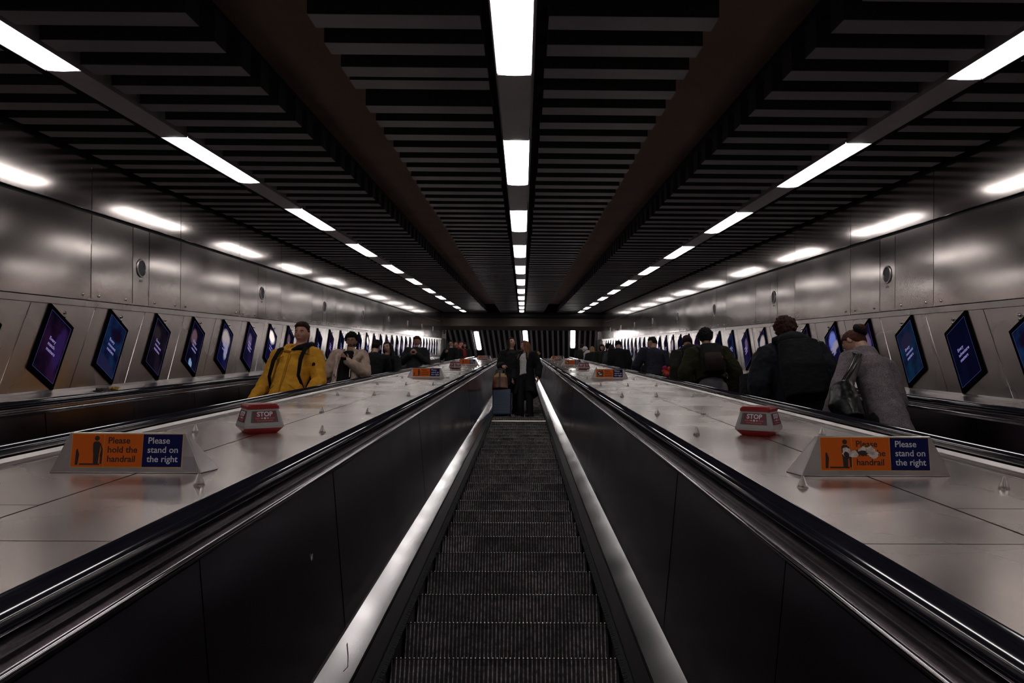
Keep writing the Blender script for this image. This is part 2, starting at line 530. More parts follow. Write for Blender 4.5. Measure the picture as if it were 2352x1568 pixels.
# ================================================================ escalators
LAND = [(35.5, 0)]
ang = 0; p = [35.5, 0]
for i in range(4):
    ang -= 7.5; p = [p[0]+.35*math.cos(R(ang)), p[1]+.35*math.sin(R(ang))]; LAND.append(tuple(p))
LAND.append((p[0]+1.6*C30, p[1]-1.6*S30))
PATH = [(S0, 0)] + LAND
JP = 2.02
def step_mesh(worn=False):
    m = MB(); NR = 52; W = .508; p = 2*W/NR
    # body
    m.box(-W, W, .022, .40, -.02, -.006, 1)
    hgt = [0, -.03, -.09, -.16, -.235]; yy = [.006, .012, .018, .026, .040]
    for i in range(NR):
        x = -W+p*i
        if abs(x+p/2) < .006: continue
        for (xa, xb, dy, mi) in ((x, x+p*.30, 0.0, 0), (x+p*.30, x+p, .006, 1)):
            vs = []
            for z, y in zip(hgt, yy): vs += [(xa, y+dy-.005, z-.002), (xb, y+dy-.005, z-.002)]
            m.add(vs, [(2*j, 2*j+2, 2*j+3, 2*j+1) for j in range(4)], mi)
        m.box(x, x+p*.30, .001, .40, -.008, .001, 1)
        m.box(x+.0005, x+p*.26, -.0005, .004, -.003, .0015, 2)
    if worn: m.box(-W, W, -.012, .02, -.02, .006, 3)  # plain pale strip laid along the whole nosing
    m.box(-W, W, .045, .05, -.24, -.01, 1)
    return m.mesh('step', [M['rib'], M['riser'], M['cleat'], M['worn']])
st_me = step_mesh(); st_pale = step_mesh(True)
SK = lambda k: 3.608+.462*k
def mir(prof, sd, c): return [(c+sd*u, n) for (u, n) in (prof if sd > 0 else prof[::-1])]
def escalator(c, name, label, with_steps=True):
    root = empty('escalator', (c, 0, EYE), SL)
    tag(root, label, 'escalator', 'three parallel escalators')
    rnd = random.Random(int(c*100))
    for sd in (-1, 1):
        hp = []
        for i in range(16):
            a = 2*math.pi*i/16
            u = math.copysign(abs(math.cos(a))**.8, math.cos(a)); v = math.copysign(abs(math.sin(a))**.8, math.sin(a))
            hp.append((.785+.043*u, -.445+.026*v))
        m = MB(); m.sweep(mir(hp, sd, 0), PATH); m.build('handrail', M['rubber'], root, smooth=True)
        prof = [(.735, -.535), (.720, -.517), (.7195, -.509), (.724, -.502), (.737, -.497), (.738, -.487), (.730, -.484), (.727, -.478), (.729, -.471), (.742, -.467), (.80, -.465), (.80, -.535)]
        m = MB(); m.sweep(mir(prof, sd, 0), PATH); m.build('handrail_guide', M['mould'], root)
        m = MB(); lp = [(.7205, -.519), (.7165, -.513), (.7175, -.506), (.7225, -.503), (.7245, -.512)]
        m.sweep(mir(lp, sd, 0), PATH); m.build('chrome_bead', M['chrome'], root, smooth=True)
        m = MB(); k = -7
        for k in range(-7, 25):
            a = JP+1.41*k+.005; b = a+1.400
            a = max(a, S0); b = min(b, 35.9)
            if a >= b: continue
            t = rnd.uniform(-.0015, .0015)
            m.sweep(mir([(.678+t, -1.193), (.735+t, -.536), (.755, -.536), (.70, -1.196)], sd, 0), [(a, 0), (b, 0)])
        m.build('balustrade_panel', M['panel'], root)
        m = MB(); m.sweep(mir([(.70, -1.196), (.757, -.534), (.80, -.534), (.74, -1.30)], sd, 0), PATH)
        m.build('balustrade_frame', M['gap'], root)
        m = MB()
        for k in range(-4, 14):
            a = 2.88+2.82*k+.001; b = a+2.818
            a = max(a, S0); b = min(b, 35.9)
            if a >= b: continue
            t = rnd.uniform(-.001, .001)
            m.sweep(mir([(.562, -1.256+t), (.566, -1.245+t), (.671, -1.2035+t), (.678, -1.194), (.680, -1.23), (.575, -1.28)], sd, 0), [(a, 0), (b, 0)])
        m.build('capping_strip', M['capping'], root)
        m = MB(); m.sweep(mir([(.519, -1.80), (.519, -1.315), (.535, -1.295), (.562, -1.262), (.575, -1.28), (.56, -1.80)], sd, 0), PATH)
        m.build('skirt', M['skirt'], root)
        m = MB(); rr = random.Random(5); s = S0
        prof = []
        m.sweep(mir([(.519, -1.352), (.505, -1.347), (.505, -1.336), (.519, -1.332)], sd, 0), PATH)
        if c == CX:
            s = 2.6
            while s < 12:
                l = rr.uniform(.012, .03)
                m.hexa([(sd*.505, s, -1.349), (sd*.505, s+l, -1.349), (sd*.505, s+l, -1.337), (sd*.505, s, -1.337)],
                       [(sd*(.483+rr.uniform(0, .012)), s+.004, -1.351), (sd*.487, s+l, -1.350), (sd*.487, s+l, -1.343), (sd*.487, s, -1.343)])
                s += l+rr.uniform(0, .006)
        m.build('skirt_brush', M['bristle'], root)
    if c == CX:
        a = math.atan2(.048, .104)
        F = Matrix.Translation((-.62, 0, -1.2228)) @ Matrix.Rotation(a, 4, 'Y')
        m = MB()
        m.tube([F @ Vector((-.022, 3.30, .001)), F @ Vector((.006, 3.20, .001)), F @ Vector((.026, 3.11, .001)), F @ Vector((.020, 3.06, .001))], .0016, 6)
        m.build('scratch', M['skirt'], root)
        F = Matrix.Translation((-.714, 3.02, -.80))
        m = MB(); m.hexa([F @ Vector(v) for v in ((-.004, -.006, -.022), (-.0005, .010, 0), (.002, -.004, .024), (.0, -.012, .004))], [F @ Vector(v) for v in ((0, -.006, -.022), (.002, .010, 0), (.0045, -.004, .024), (.003, -.012, .004))])
        m.build('paint_chip', M['trim'], root)
    if with_steps:
        for k in range(-14, 71):
            o = link('step', st_pale if (k == 25 and c == CX) else st_me, root, loc=(0, SK(k), -1.39), rot=(-A30, 0, 0))
    return root
escalator(CX, 'middle', 'middle escalator carrying two women with a blue suitcase')
escalator(CX-2.88, 'left', 'left escalator bringing down the man in the yellow jacket')
escalator(CX+2.88, 'right', 'right escalator crowded with people seen from behind')

# decks between the escalators
DPATH = PATH
def deck(sd):
    c = CX + sd*1.44
    root = empty('escalator_deck', (c, 0, EYE), SL)
    tag(root, 'brushed steel deck between the middle and %s escalators' % ('left' if sd < 0 else 'right'), 'deck')
    m = MB(); g = .0045
    seams = [2.02+2.835*k for k in range(-4, 13)]
    def run(u0, u1, cuts, n=-.49):
        pts = [S0]+[q for q in cuts if S0 < q < 35.4]+[35.5]
        for a, b in zip(pts, pts[1:]):
            m.box(*sorted((sd*u0+g, sd*u1-g)) if sd > 0 else sorted((sd*u0-g, sd*u1+g)), a+g*.7, b-g*.7, n-.03, n)
    run(-.605, -.04, seams)
    run(-.04, .52, sorted(seams+[2.47]))
    run(.52, .60, [q+1 for q in seams[::2]])
    m.build('deck_panels', M['deck'], root)
    m = MB(); m.sweep([(-.61, -.60), (.61, -.60), (.61, -.522), (-.61, -.522)][::-1], DPATH)
    m.sweep([(-.60, -.53), (.60, -.53), (.60, -.492), (-.60, -.492)][::-1], [(35.52, 0)]+LAND[1:])
    m.build('deck_base', M['gap'], root)
    m = MB()
    for q in (-1, 1):
        pr = [(.600, -.52), (.622, -.52), (.622, -.47), (.612, -.468), (.602, -.484)]
        m.sweep([(q*u, n) for u, n in (pr if q > 0 else pr[::-1])], DPATH)
    m.sweep([(sd*.52-.003, -.4915), (sd*.52+.003, -.4915), (sd*.52+.003, -.487), (sd*.52-.003, -.487)], [(S0, 0), (35.5, 0)])
    m.build('deck_edging', M['trim'], root)
deck(-1); deck(1)
# sloping ledges along the walls
for sd in (-1, 1):
    c = CX+sd*2.88+sd*.83
    X = XL if sd < 0 else XR
    wd = abs(X-c)
    root = empty('escalator_ledge', (c, 0, EYE), SL)
    tag(root, 'narrow steel ledge under the screens on the %s wall' % ('left' if sd < 0 else 'right'), 'ledge')
    m = MB(); prof = [(0, -.50), (0, -.462), (wd-.03, -.405), (wd-.004, -.385), (wd-.004, -.50)]
    prof = [(sd*u, n) for u, n in prof]
    for k in range(-4, 13):
        a = max(S0, 2.02+2.835*k)+.001; b = min(35.5, 2.02+2.835*(k+1))-.001
        if a < b: m.sweep(prof[::-1] if sd > 0 else prof, [(a, 0), (b, 0)])
    m.build('ledge_panels', M['trim'], root)
    m = MB(); pr = [(-.012, -.52), (-.012, -.468), (-.003, -.456), (.004, -.52)]
    pr = [(sd*u, n) for u, n in pr]; m.sweep(pr[::-1] if sd > 0 else pr, PATH)
    m.build('ledge_edging', M['chrome'], root)

# ================================================================ advertising screens on the walls
def screen_mat(name, base, alt, blobs=(), strength=1.0, scale=5):
    m, nt, b = new_mat(name)
    tc = node(nt, 'ShaderNodeTexCoord'); vec = tc.outputs['Object']
    f = noise_tex(nt, vec, scale, 3, .6)
    col = ramp(nt, f, [(.35, base), (.52, tuple((x+y)/2 for x, y in zip(base, alt))), (.68, alt)])
    for (px, pz, rx, rz, c) in blobs:
        mp = node(nt, 'ShaderNodeMapping'); mp.vector_type = 'POINT'
        mp.inputs['Location'].default_value = (0, -px/rx, -pz/rz)
        mp.inputs['Scale'].default_value = (0, 1/rx, 1/rz)
        wv = node(nt, 'ShaderNodeVectorMath', operation='ADD')
        sc2 = node(nt, 'ShaderNodeVectorMath', operation='SCALE'); sc2.inputs['Scale'].default_value = .08
        nz = node(nt, 'ShaderNodeTexNoise'); nz.inputs['Scale'].default_value = 9
        nt.links.new(vec, nz.inputs['Vector']); nt.links.new(nz.outputs['Color'], sc2.inputs[0])
        nt.links.new(vec, wv.inputs[0]); nt.links.new(sc2.outputs[0], wv.inputs[1])
        nt.links.new(wv.outputs[0], mp.inputs['Vector'])
        ln = node(nt, 'ShaderNodeVectorMath', operation='LENGTH'); nt.links.new(mp.outputs[0], ln.inputs[0])
        mask = mapr(nt, ln.outputs['Value'], 1, 0, .7, 1.1)
        mx = node(nt, 'ShaderNodeMix', data_type='RGBA')
        nt.links.new(mask, mx.inputs[0]); nt.links.new(col, mx.inputs[6]); mx.inputs[7].default_value = (*c, 1)
        col = mx.outputs[2]
    b.inputs['Base Color'].default_value = (.004, .004, .005, 1)
    b.inputs['Roughness'].default_value = .7
    b.inputs['Specular IOR Level'].default_value = 0.0
    nt.links.new(col, b.inputs['Emission Color']); b.inputs['Emission Strength'].default_value = strength*.33
    return m
K = {
 'purple': screen_mat('purple_picture', (.006, .003, .014), (.045, .012, .06), [(.13, .06, .07, .22, (.05, .022, .15))]),
 'blue': screen_mat('blue_picture', (.008, .008, .05), (.012, .05, .16), [(-.02, -.20, .2, .10, (.03, .03, .11)), (.07, .18, .10, .07, (.012, .006, .03))], 1, 9),
 'dim': screen_mat('dim_picture', (.006, .004, .010), (.028, .018, .04), [(-.05, .16, .10, .09, (.05, .035, .045))]),
 'face': screen_mat('portrait_picture', (.004, .003, .018), (.014, .012, .045), [(-.03, .13, .09, .11, (.30, .17, .20)), (.02, -.20, .05, .05, (.5, .8, 1.3))]),
 'white': screen_mat('pale_figure_picture', (.006, .007, .06), (.02, .02, .12), [(.02, .15, .15, .13, (1.0, .85, .82)), (.09, .02, .06, .14, (.7, .7, 1.0))]),
 'violet': screen_mat('violet_figure_picture', (.012, .008, .045), (.03, .02, .10), [(0, .10, .09, .13, (.28, .20, .38))]),
 'glow': screen_mat('bright_top_picture', (.006, .008, .06), (.015, .015, .13), [(.0, .20, .16, .10, (3.0, 2.6, 2.4))]),
 'navy': screen_mat('navy_picture', (.002, .003, .022), (.004, .006, .036), []),
 'teal': screen_mat('teal_picture', (.012, .012, .06), (.006, .055, .12), [(.05, .16, .13, .10, (.035, .03, .09))], 1, 9),
 'cap': screen_mat('capped_figure_picture', (.006, .006, .05), (.02, .015, .09), [(.02, .16, .12, .13, (.35, .45, 1.3)), (-.02, .06, .12, .07, (.7, .62, .75))]),
}
KD = {'purple': 'dark purple', 'blue': 'swirling blue', 'dim': 'dim purple-grey', 'face': 'dark portrait', 'white': 'pale figure on blue', 'violet': 'violet figure', 'glow': 'bright-topped', 'navy': 'plain navy', 'teal': 'blue and teal', 'cap': 'light blue figure'}
TXT = emit('screen_text', (.30, .26, .62), .6)
TXT2 = emit('screen_border', (.10, .12, .42), .5)
TH = R(30)
def screen_proto(side, kind, words, detail=True):
    # local frame: slope frame, origin at the centre of the screen on the wall plane
    sx = -side
    root = empty('advertising_screen')
    # upright rectangle: local (y, z) -> plumb axes
    ux = Vector((0, C30, -S30)); uz = Vector((0, S30, C30)); un = Vector((sx, 0, 0))
    M4 = Matrix((( un.x, ux.x, uz.x, 0), (un.y, ux.y, uz.y, 0), (un.z, ux.z, uz.z, 0), (0, 0, 0, 1)))
    W, H = .200, .310
    m = MB(); m.box(-.003, .016, -W, W, -H, H, mat=M4)
    o = m.build('bezel', M['bezel'], root); bevel(o, .003)
    # the lit face keeps its own object so its picture sits in screen coordinates
    face = MB()
    w, h = W-.034, H-.040
    face.box(.0155, .0170, -w, w, -h, h)
    f = face.build('display', K[kind], root); f.matrix_local = M4
    b = MB(); t = .0016
    for y0, y1, z0, z1 in ((-w, w, h-t, h), (-w, w, -h, -h+t), (-w, -w+t, -h, h), (w-t, w, -h, h)):
        b.box(.0171, .0176, y0, y1, z0, z1)
    if detail:
        T = Matrix(((0, 0, 1, .0176), (sx if False else 1, 0, 0, 0), (0, 1, 0, 0), (0, 0, 0, 1)))
        # reading direction: away from the camera on the left wall, towards it on the right wall
        d = 1 if side < 0 else -1
        T = Matrix(((0, 0, 1, .0176), (d, 0, 0, 0), (0, 1, 0, 0), (0, 0, 0, 1)))
    bb = b.build('border_line', TXT2, root); bb.matrix_local = M4
    if detail:
        t = MB()
        for i, wd in enumerate(words):
            text_mesh(t, wd, .044, T @ Matrix.Translation((-.075, .035-.050*i, 0)), bold=.0008)
        tt = t.build('lettering', TXT, root); tt.matrix_local = M4
    k = MB(); k.lathe([(.016, 0), (.016, .006), (.012, .016), (.004, .022)], 14, axis='x')
    kk = k.build('dome_lock', M['screw'], root, smooth=True, loc=(0, .20, .295)); kk.scale = (sx, 1, 1)
    kk2 = k.build('dome_lock', M['screw'], root, smooth=True, loc=(0, .205, .262)); kk2.scale = (sx*.6, .7, .7)
    return root
left_seq = ['dim', 'purple', 'blue', 'dim', 'face', 'white', 'violet', 'glow', 'face', 'violet', 'navy', 'purple', 'navy', 'dim', 'navy', 'glow']
right_seq = ['blue', 'navy', 'teal', 'violet', 'cap', 'dim', 'glow', 'white', 'violet', 'blue', 'navy', 'glow', 'purple', 'violet', 'navy', 'white', 'navy']
word_for = {'purple': ('Every', 'match', 'matters'), 'navy': ('Every', 'adventure', 'matters')}
for side, seq in ((-1, left_seq), (1, right_seq)):
    X = XL if side < 0 else XR
    protos = {}
    for i in range(33):
        kind = seq[i] if i < len(seq) else ('navy', 'dim', 'purple', 'violet', 'face')[(i*3+i//4) % 5]
        s = (6.85 if side < 0 else 7.05)+.984*(i-1)
        loc = P(X+(-side)*.001, s, -.02)
        wds = word_for.get(kind, ('Every', 'moment', 'matters')) if not (side < 0 and kind == 'navy') else ('Every', 'moment', 'matters')
        if kind not in protos:
            o = screen_proto(side, kind, wds); o.location = loc; o.rotation_euler = SL; protos[kind] = o
        else: o = copy_tree(protos[kind], loc, SL)
        tag(o, 'tilted %s advert screen, %s from the camera on the %s wall' % (KD[kind], ordn(i+1), 'left' if side < 0 else 'right'),
            'advertising screen', 'advert screens up the %s wall' % ('left' if side < 0 else 'right'))

# round loudspeakers in the narrow wall panels
def speaker(sx):
    r = empty('wall_loudspeaker')
    m = MB(); m.lathe([(.098, -.02), (.098, .006), (.092, .012), (.083, .012), (.080, .004), (.080, -.02)], 28, axis='x'); m.build('ring', M['trim'], r, smooth=False)
    m = MB(); m.lathe([(.001, .007), (.04, .0065), (.080, .004), (.080, -.01)][::-1], 28, axis='x'); m.build('grille', M['grille'], r)
    m = MB(); m.box(-.002, .004, -.030, .030, -.145, -.122); m.build('label_plate', M['white'], r)
    return r
for side in (-1, 1):
    X = XL if side < 0 else XR
    pr = speaker(1); off = 7.48 if side < 0 else 7.60; n = 0
    for k in range(0, 9):
        s = off+3.9*k+.97
        if s > 39: break
        loc = P(X, s, .80); rot = (A30, 0, 0) if side < 0 else None
        if side < 0: rm = Matrix.Rotation(A30, 4, 'X')
        else: rm = Matrix.Rotation(A30, 4, 'X') @ Matrix.Rotation(math.pi, 4, 'Z')
        e = rm.to_euler()
        if n == 0: o = pr; o.location = loc; o.rotation_euler = e
        else: o = copy_tree(pr, loc, e)
        n += 1
        tag(o, 'round grey loudspeaker grille, %s from the camera on the %s wall' % (ordn(n), 'left' if side < 0 else 'right'), 'loudspeaker', 'round loudspeakers in the walls')

# ================================================================ things on the decks
DN = -.49
def deck_x(sd, u): return CX + sd*u
# wedge-shaped notices
def sign_proto(torn):
    r = empty('handrail_notice')
    m = MB()
    fb = [(-.290, -.010, 0), (.290, -.010, 0), (.220, .012, .152), (-.220, .012, .152)]
    bk = [(-.315, .10, 0), (.315, .10, 0), (.225, .022, .152), (-.225, .022, .152)]
    m.hexa(fb, bk)
    o = m.build('steel_wedge', M['sign_steel'], r); bevel(o, .003)
    # face frame: x right, y up the inclined face
    a = math.atan2(.152, .022)
    F = Matrix.Translation((0, -.010, 0)) @ Matrix.Rotation(a, 4, 'X')
    m = MB()
    m.box(-.212, .212, .021, .149, -.0, .0010, 2, F)
    m.box(-.210, -.090, .023, .147, .001, .0022, 0, F); m.box(-.088, .058, .023, .147, .001, .0022, 0, F)
    m.box(.060, .210, .023, .147, .001, .0022, 1, F)
    m.build('notice_plate', [M['orange'], M['blue'], M['yline']], r)
    m = MB(); z = .0022
    text_mesh(m, 'Please', .034, F @ Matrix.Translation((-.074, .112, z)), 0, space=.9, bold=.0006)
    text_mesh(m, 'hold the', .034, F @ Matrix.Translation((-.074, .077, z)), 0, bold=.0006)
    text_mesh(m, 'handrail', .034, F @ Matrix.Translation((-.074, .042, z)), 0, bold=.0006)
    m.build('black_lettering', M['ink'], r)
    m = MB()
    for i, t in enumerate(('Please', 'stand on', 'the right')):
        text_mesh(m, t, .034, F @ Matrix.Translation((.078, .112-.035*i, z)), 0, bold=.0003)
    m.build('white_lettering', M['ink_white'], r)
    m = MB()   # pictogram: a standing person holding the rail
    def poly(pts): m.hexa([F @ Vector((x, y, z)) for x, y in pts], [F @ Vector((x, y, z+.0006)) for x, y in pts])
    poly([(-.116+.0095*math.cos(t*math.pi/6), .131+.0095*math.sin(t*math.pi/6)) for t in range(12)])
    poly([(-.130, .112), (-.124, .119), (-.108, .119), (-.102, .110), (-.104, .076), (-.128, .076)])
    poly([(-.127, .078), (-.105, .078), (-.107, .036), (-.125, .036)])
    poly([(-.104, .113), (-.101, .113), (-.092, .088), (-.097, .062), (-.102, .062), (-.098, .088)])
    poly([(-.100, .034), (-.093, .034), (-.092, .080), (-.096, .084), (-.100, .078)])
    poly([(-.178, .036), (-.102, .036), (-.102, .030), (-.178, .030)])
    poly([(-.194, .030), (-.184, .030), (-.180, .070), (-.188, .092), (-.193, .086)])
    m.build('pictogram', M['ink'], r)
    if torn:
        m = MB(); rr = random.Random(torn)
        blobs = [(-.112, .092, .018, .020), (-.085, .084, .026, .015), (-.045, .100, .020, .014), (-.018, .097, .022, .020), (-.005, .082, .020, .016)]
        if torn == 2: blobs = [(-.150, .085, .05, .045)]
        for (x, y, a1, b1) in blobs:
            pts = []
            for i in range(18):
                t = 2*math.pi*i/18; q = rr.uniform(.72, 1.08)
                pts.append((x+a1*q*math.cos(t), y+b1*q*math.sin(t)))
            z2 = .0032 if torn == 1 else .0032
            m.hexa([F @ Vector((x1, y1, z2)) for x1, y1 in pts], [F @ Vector((x1, y1, z2+.0005)) for x1, y1 in pts])
            z2 += 0
        m.build('torn_sticker', M['sticker'] if torn == 1 else M['sticker_dark'], r)
        m = MB()
        for (x, y, a1, b1) in ([(-.048, .088, .022, .010), (-.112, .080, .012, .016)] if torn == 1 else [(-.160, .095, .02, .012), (-.14, .07, .024, .010)]):
            pts = []
            for i in range(14):
                t = 2*math.pi*i/14; q = rr.uniform(.65, 1.1)
                pts.append((x+a1*q*math.cos(t), y+b1*q*math.sin(t)))
            m.hexa([F @ Vector((x1, y1, .0038)) for x1, y1 in pts], [F @ Vector((x1, y1, .0042)) for x1, y1 in pts])
        m.build('sticker_print', M['ink'] if torn == 1 else M['sticker'], r)
    return r
def patch(r):
    a = math.atan2(.152, .022); F = Matrix.Translation((0, -.010, 0)) @ Matrix.Rotation(a, 4, 'X')
    m = MB(); m.hexa([F @ Vector((x, y, .0005)) for x, y in ((.216, .012), (.268, .012), (.258, .062), (.214, .064))],
                     [F @ Vector((x, y, .0014)) for x, y in ((.216, .012), (.268, .012), (.258, .062), (.214, .064))])
    m.build('tape_patch', M['strip'], r)
sg = [3.10, 12.65, 22.0, 31.5]
signs = {}
p0 = sign_proto(0); patch(p0); p1 = sign_proto(0); p2 = sign_proto(1); p3 = sign_proto(2)
plan = [(-1, 0, p0, 'large near orange and blue handrail notice on the left deck, lettering intact'),
        (-1, 1, p1, 'second orange and blue notice up the left deck, before the second stop box'),
        (-1, 2, 'p1', 'small orange and blue notice on the left deck just past the second stop box'),
        (-1, 3, 'p1', 'tiny farthest handrail notice on the left deck, half hidden by a red stop box'),
        (1, 0, p2, 'large near handrail notice on the right deck, its orange part torn and defaced'),
        (1, 1, p3, 'second notice up the right deck, dark sticker over its pictogram'),
        (1, 2, 'p3', 'small stickered notice on the right deck just past the second stop box'),
        (1, 3, 'p1', 'tiny farthest handrail notice on the right deck, half hidden by a red stop box')]
for sd, i, o, lab in plan:
    if isinstance(o, str): o = copy_tree({'p1': p1, 'p3': p3}[o])
    o.location = P(CX+sd*1.435+(-.01 if sd < 0 else 0), sg[i], DN+.0005); o.rotation_euler = SL
    tag(o, lab, 'sign', 'handrail notices on the decks')

# red and white emergency stop boxes
def stop_box():
    r = empty('emergency_stop_box')
    def sq(h, z, b=.012):
        return [(h-b, -h, z), (h, -h+b, z), (h, h-b, z), (h-b, h, z), (-h+b, h, z), (-h, h-b, z), (-h, -h+b, z), (-h+b, -h, z)]
    m = MB(); m.hexa(sq(.080, 0), sq(.106, .030)); m.build('base', M['red'], r)
    m = MB(); m.hexa(sq(.108, .031), sq(.108, .045)); m.hexa(sq(.1075, .0451), sq(.084, .135)); m.build('body', M['white'], r)
    m = MB(); m.hexa(sq(.087, .1355), sq(.086, .150)); m.hexa(sq(.086, .1501), sq(.074, .161)); m.build('lid', M['red'], r)
    a = math.atan2(.09, -.0235)
    wn = MB(); tx = MB(); tx2 = MB(); fr = MB()
    for q in range(4):
        F = Matrix.Rotation(q*math.pi/2, 4, 'Z') @ Matrix.Translation((0, -.1075, .045)) @ Matrix.Rotation(math.atan2(.09, .0235), 4, 'X')
        wn.hexa([F @ Vector(v) for v in ((-.076, .018, .0004), (.076, .018, .0004), (.066, .083, .0004), (-.066, .083, .0004))],
                [F @ Vector(v) for v in ((-.076, .018, .0014), (.076, .018, .0014), (.066, .083, .0014), (-.066, .083, .0014))])
        fr.hexa([F @ Vector(v) for v in ((-.056, .019, .0015), (.060, .019, .0015), (.060, .080, .0015), (-.056, .080, .0015))],
                [F @ Vector(v) for v in ((-.056, .019, .0026), (.060, .019, .0026), (.060, .080, .0026), (-.056, .080, .0026))])
        text_mesh(tx, 'STOP', .036, F @ Matrix.Translation((.002, .052, .0028)), 0, align='CENTER', bold=.001)
        text_mesh(tx2, 'PUSH', .010, F @ Matrix.Translation((-.038, .037, .0028)), 0, align='CENTER')
        text_mesh(tx2, 'PUSH', .010, F @ Matrix.Translation((.042, .037, .0028)), 0, align='CENTER')
        text_mesh(tx2, 'STOP THE ESCALATOR', .0085, F @ Matrix.Translation((.002, .024, .0028)), 0, align='CENTER')
        def pl(pts, z=.0028): tx.hexa([F @ Vector((x, y, z)) for x, y in pts], [F @ Vector((x, y, z+.0006)) for x, y in pts])
        pl([(.002+.006*math.cos(t*math.pi/6), .041+.006*math.sin(t*math.pi/6)) for t in range(12)])
        for d in (-1, 1):
            pts = [(.002+d*.010, .041), (.002+d*.017, .0455), (.002+d*.017, .0425), (.002+d*.023, .0425), (.002+d*.023, .0395), (.002+d*.017, .0395), (.002+d*.017, .0365)]
            pl(pts if d > 0 else pts[::-1])
    wn.build('window', M['recess'], r); fr.build('red_panel', M['dred'], r)
    tx.build('stop_lettering', M['ink_white'], r); tx2.build('small_lettering', M['ink_pink'], r)
    # button behind each window
    return r
sb = stop_box(); firstb = True
for sd in (-1, 1):
    for i, s in enumerate((4.58, 17.8, 30.9)):
        yaw = (33 if sd < 0 else -33) if i == 0 else (42 if sd < 0 else -42)
        e = (Matrix.Rotation(A30, 4, 'X') @ Matrix.Rotation(R(yaw), 4, 'Z')).to_euler()
        loc = P(CX+sd*1.42+(.0 if sd < 0 else 0), s, DN+.0005)
        if firstb: o = sb; o.location = loc; o.rotation_euler = e; firstb = False
        else: o = copy_tree(sb, loc, e)
        tag(o, ['large nearest', 'small second', 'tiny farthest'][i]+' red and white STOP box on the %s deck' % ('left' if sd < 0 else 'right'), 'emergency stop box', 'emergency stop boxes on the decks')

# fluted deck studs
sm = MB(); sm.lathe([(.020, 0), (.020, .004)], 20); sm.lathe([(.017, .004), (.0175, .009), (.004, .042), (.001, .0425)], 20, flute=.30)
stud_me = sm.mesh('deck_stud', M['stud'])
lat = [('inner', 1.06), ('middle', 1.41), ('outer', 1.775)]
rowss = [(2.83, (0, 2)), (4.56, (0, 2)), (5.9, (0, 1)), (8.0, (0, 1, 2)), (10.2, (0, 1, 2)), (12.3, (0, 2))]
s = 14.4
while s < 35:
    rowss.append((s, (0, 1, 2) if all(abs(s-q) > .35 for q in sg+[4.58, 17.8, 30.9]) else (0, 2))); s += 2.1
for sd in (-1, 1):
    for ri, (s, cols) in enumerate(rowss):
        for c in cols:
            u = lat[c][1]
            o = link('deck_stud', stud_me, None, P(CX+sd*u, s+(.05 if c and ri > 1 else 0), DN), SL)
            tag(o, 'fluted metal cone stud in the %s row across, %s line up the %s deck' % (lat[c][0], ordn(ri+1), 'left' if sd < 0 else 'right'), 'deck stud', 'cone studs on the decks')

# litter lying on the left ledge
rr = random.Random(3)
m = MB(); m.ball((0, 0, .012), .055, .075, .016, 18, 10, 0, bump=.9, seed=3); 
o = m.build('crumpled_wrapper', paint('gold_foil', (.55, .36, .12), .35, .4, 60, .8, .5, .6), None, loc=P(-3.86, 7.62, -.425), rot=SL)
tag(o, 'crumpled gold wrapper lying on the left wall ledge under the second screen', 'litter')
m = MB(); m.ball((0, 0, .014), .05, .10, .018, 18, 10, 0, bump=.8, seed=9)
o = m.build('crushed_carton', paint('grey_card', (.06, .05, .05), .6, .4, 50, .8), None, loc=P(-3.83, 7.36, -.428), rot=SL)
tag(o, 'dark crushed carton beside the gold wrapper on the left ledge', 'litter')
# worn patch and sticker scraps on the balustrade are part of the steel

# ================================================================ people
def sstep(a, b, x):
    t = max(0, min(1, (x-a)/(b-a))); return t*t*(3-2*t)
def gauss(x, s): return math.exp(-(x*x)/(s*s))
def head_point(d, jaw=1.0):      # d: unit direction, face towards +Y; adult head about .235 high
    x, y, z = d
    X = x*.0745; Y = y*.094; Z = z*.118
    if z < 0:
        t = -z
        k = 1-.34*t**1.4*jaw
        X *= k
        if y < 0: Y *= 1-.35*t
        else: Y *= 1-.02*t
    if z > .1: X *= 1+.03*z
    if y > 0:
        f = sstep(.1, .6, y)
        Y += f*(.0155*gauss(X, .0095)*gauss(Z+.018, .016) + .012*gauss(X, .008)*gauss(Z-.004, .022))
        Y -= f*.0115*(gauss(X-.031, .015)+gauss(X+.031, .015))*gauss(Z-.012, .012)
        Y += f*.0045*gauss(X, .045)*gauss(Z-.032, .011)
        Y += f*.0065*gauss(X, .022)*gauss(Z+.056, .008)
        Y -= f*.004*gauss(X, .022)*gauss(Z+.071, .006)
        Y += f*.010*gauss(X, .022)*gauss(Z+.095, .018)
        Y += f*.003*(gauss(X-.04, .018)+gauss(X+.04, .018))*gauss(Z+.02, .02)
        Y -= f*.006*gauss(abs(X)-.052, .014)*gauss(Z+.055, .025)
    return Vector((X, Y, Z))
def head_grid(nu=64, nv=48):
    dirs = []
    for i in range(nv+1):
        t = math.pi*i/nv
        for k in range(nu):
            a = 2*math.pi*k/nu
            st = math.sin(t) if 0 < i < nv else .002
            dirs.append(Vector((st*math.cos(a), st*math.sin(a), math.cos(t))))
    fs = []
    for i in range(nv):
        for k in range(nu):
            j = (k+1) % nu
            fs.append((i*nu+k, (i+1)*nu+k, (i+1)*nu+j, i*nu+j))
    fs.append(tuple(range(nu))); fs.append(tuple(nv*nu+k for k in range(nu))[::-1])
    return dirs, fs
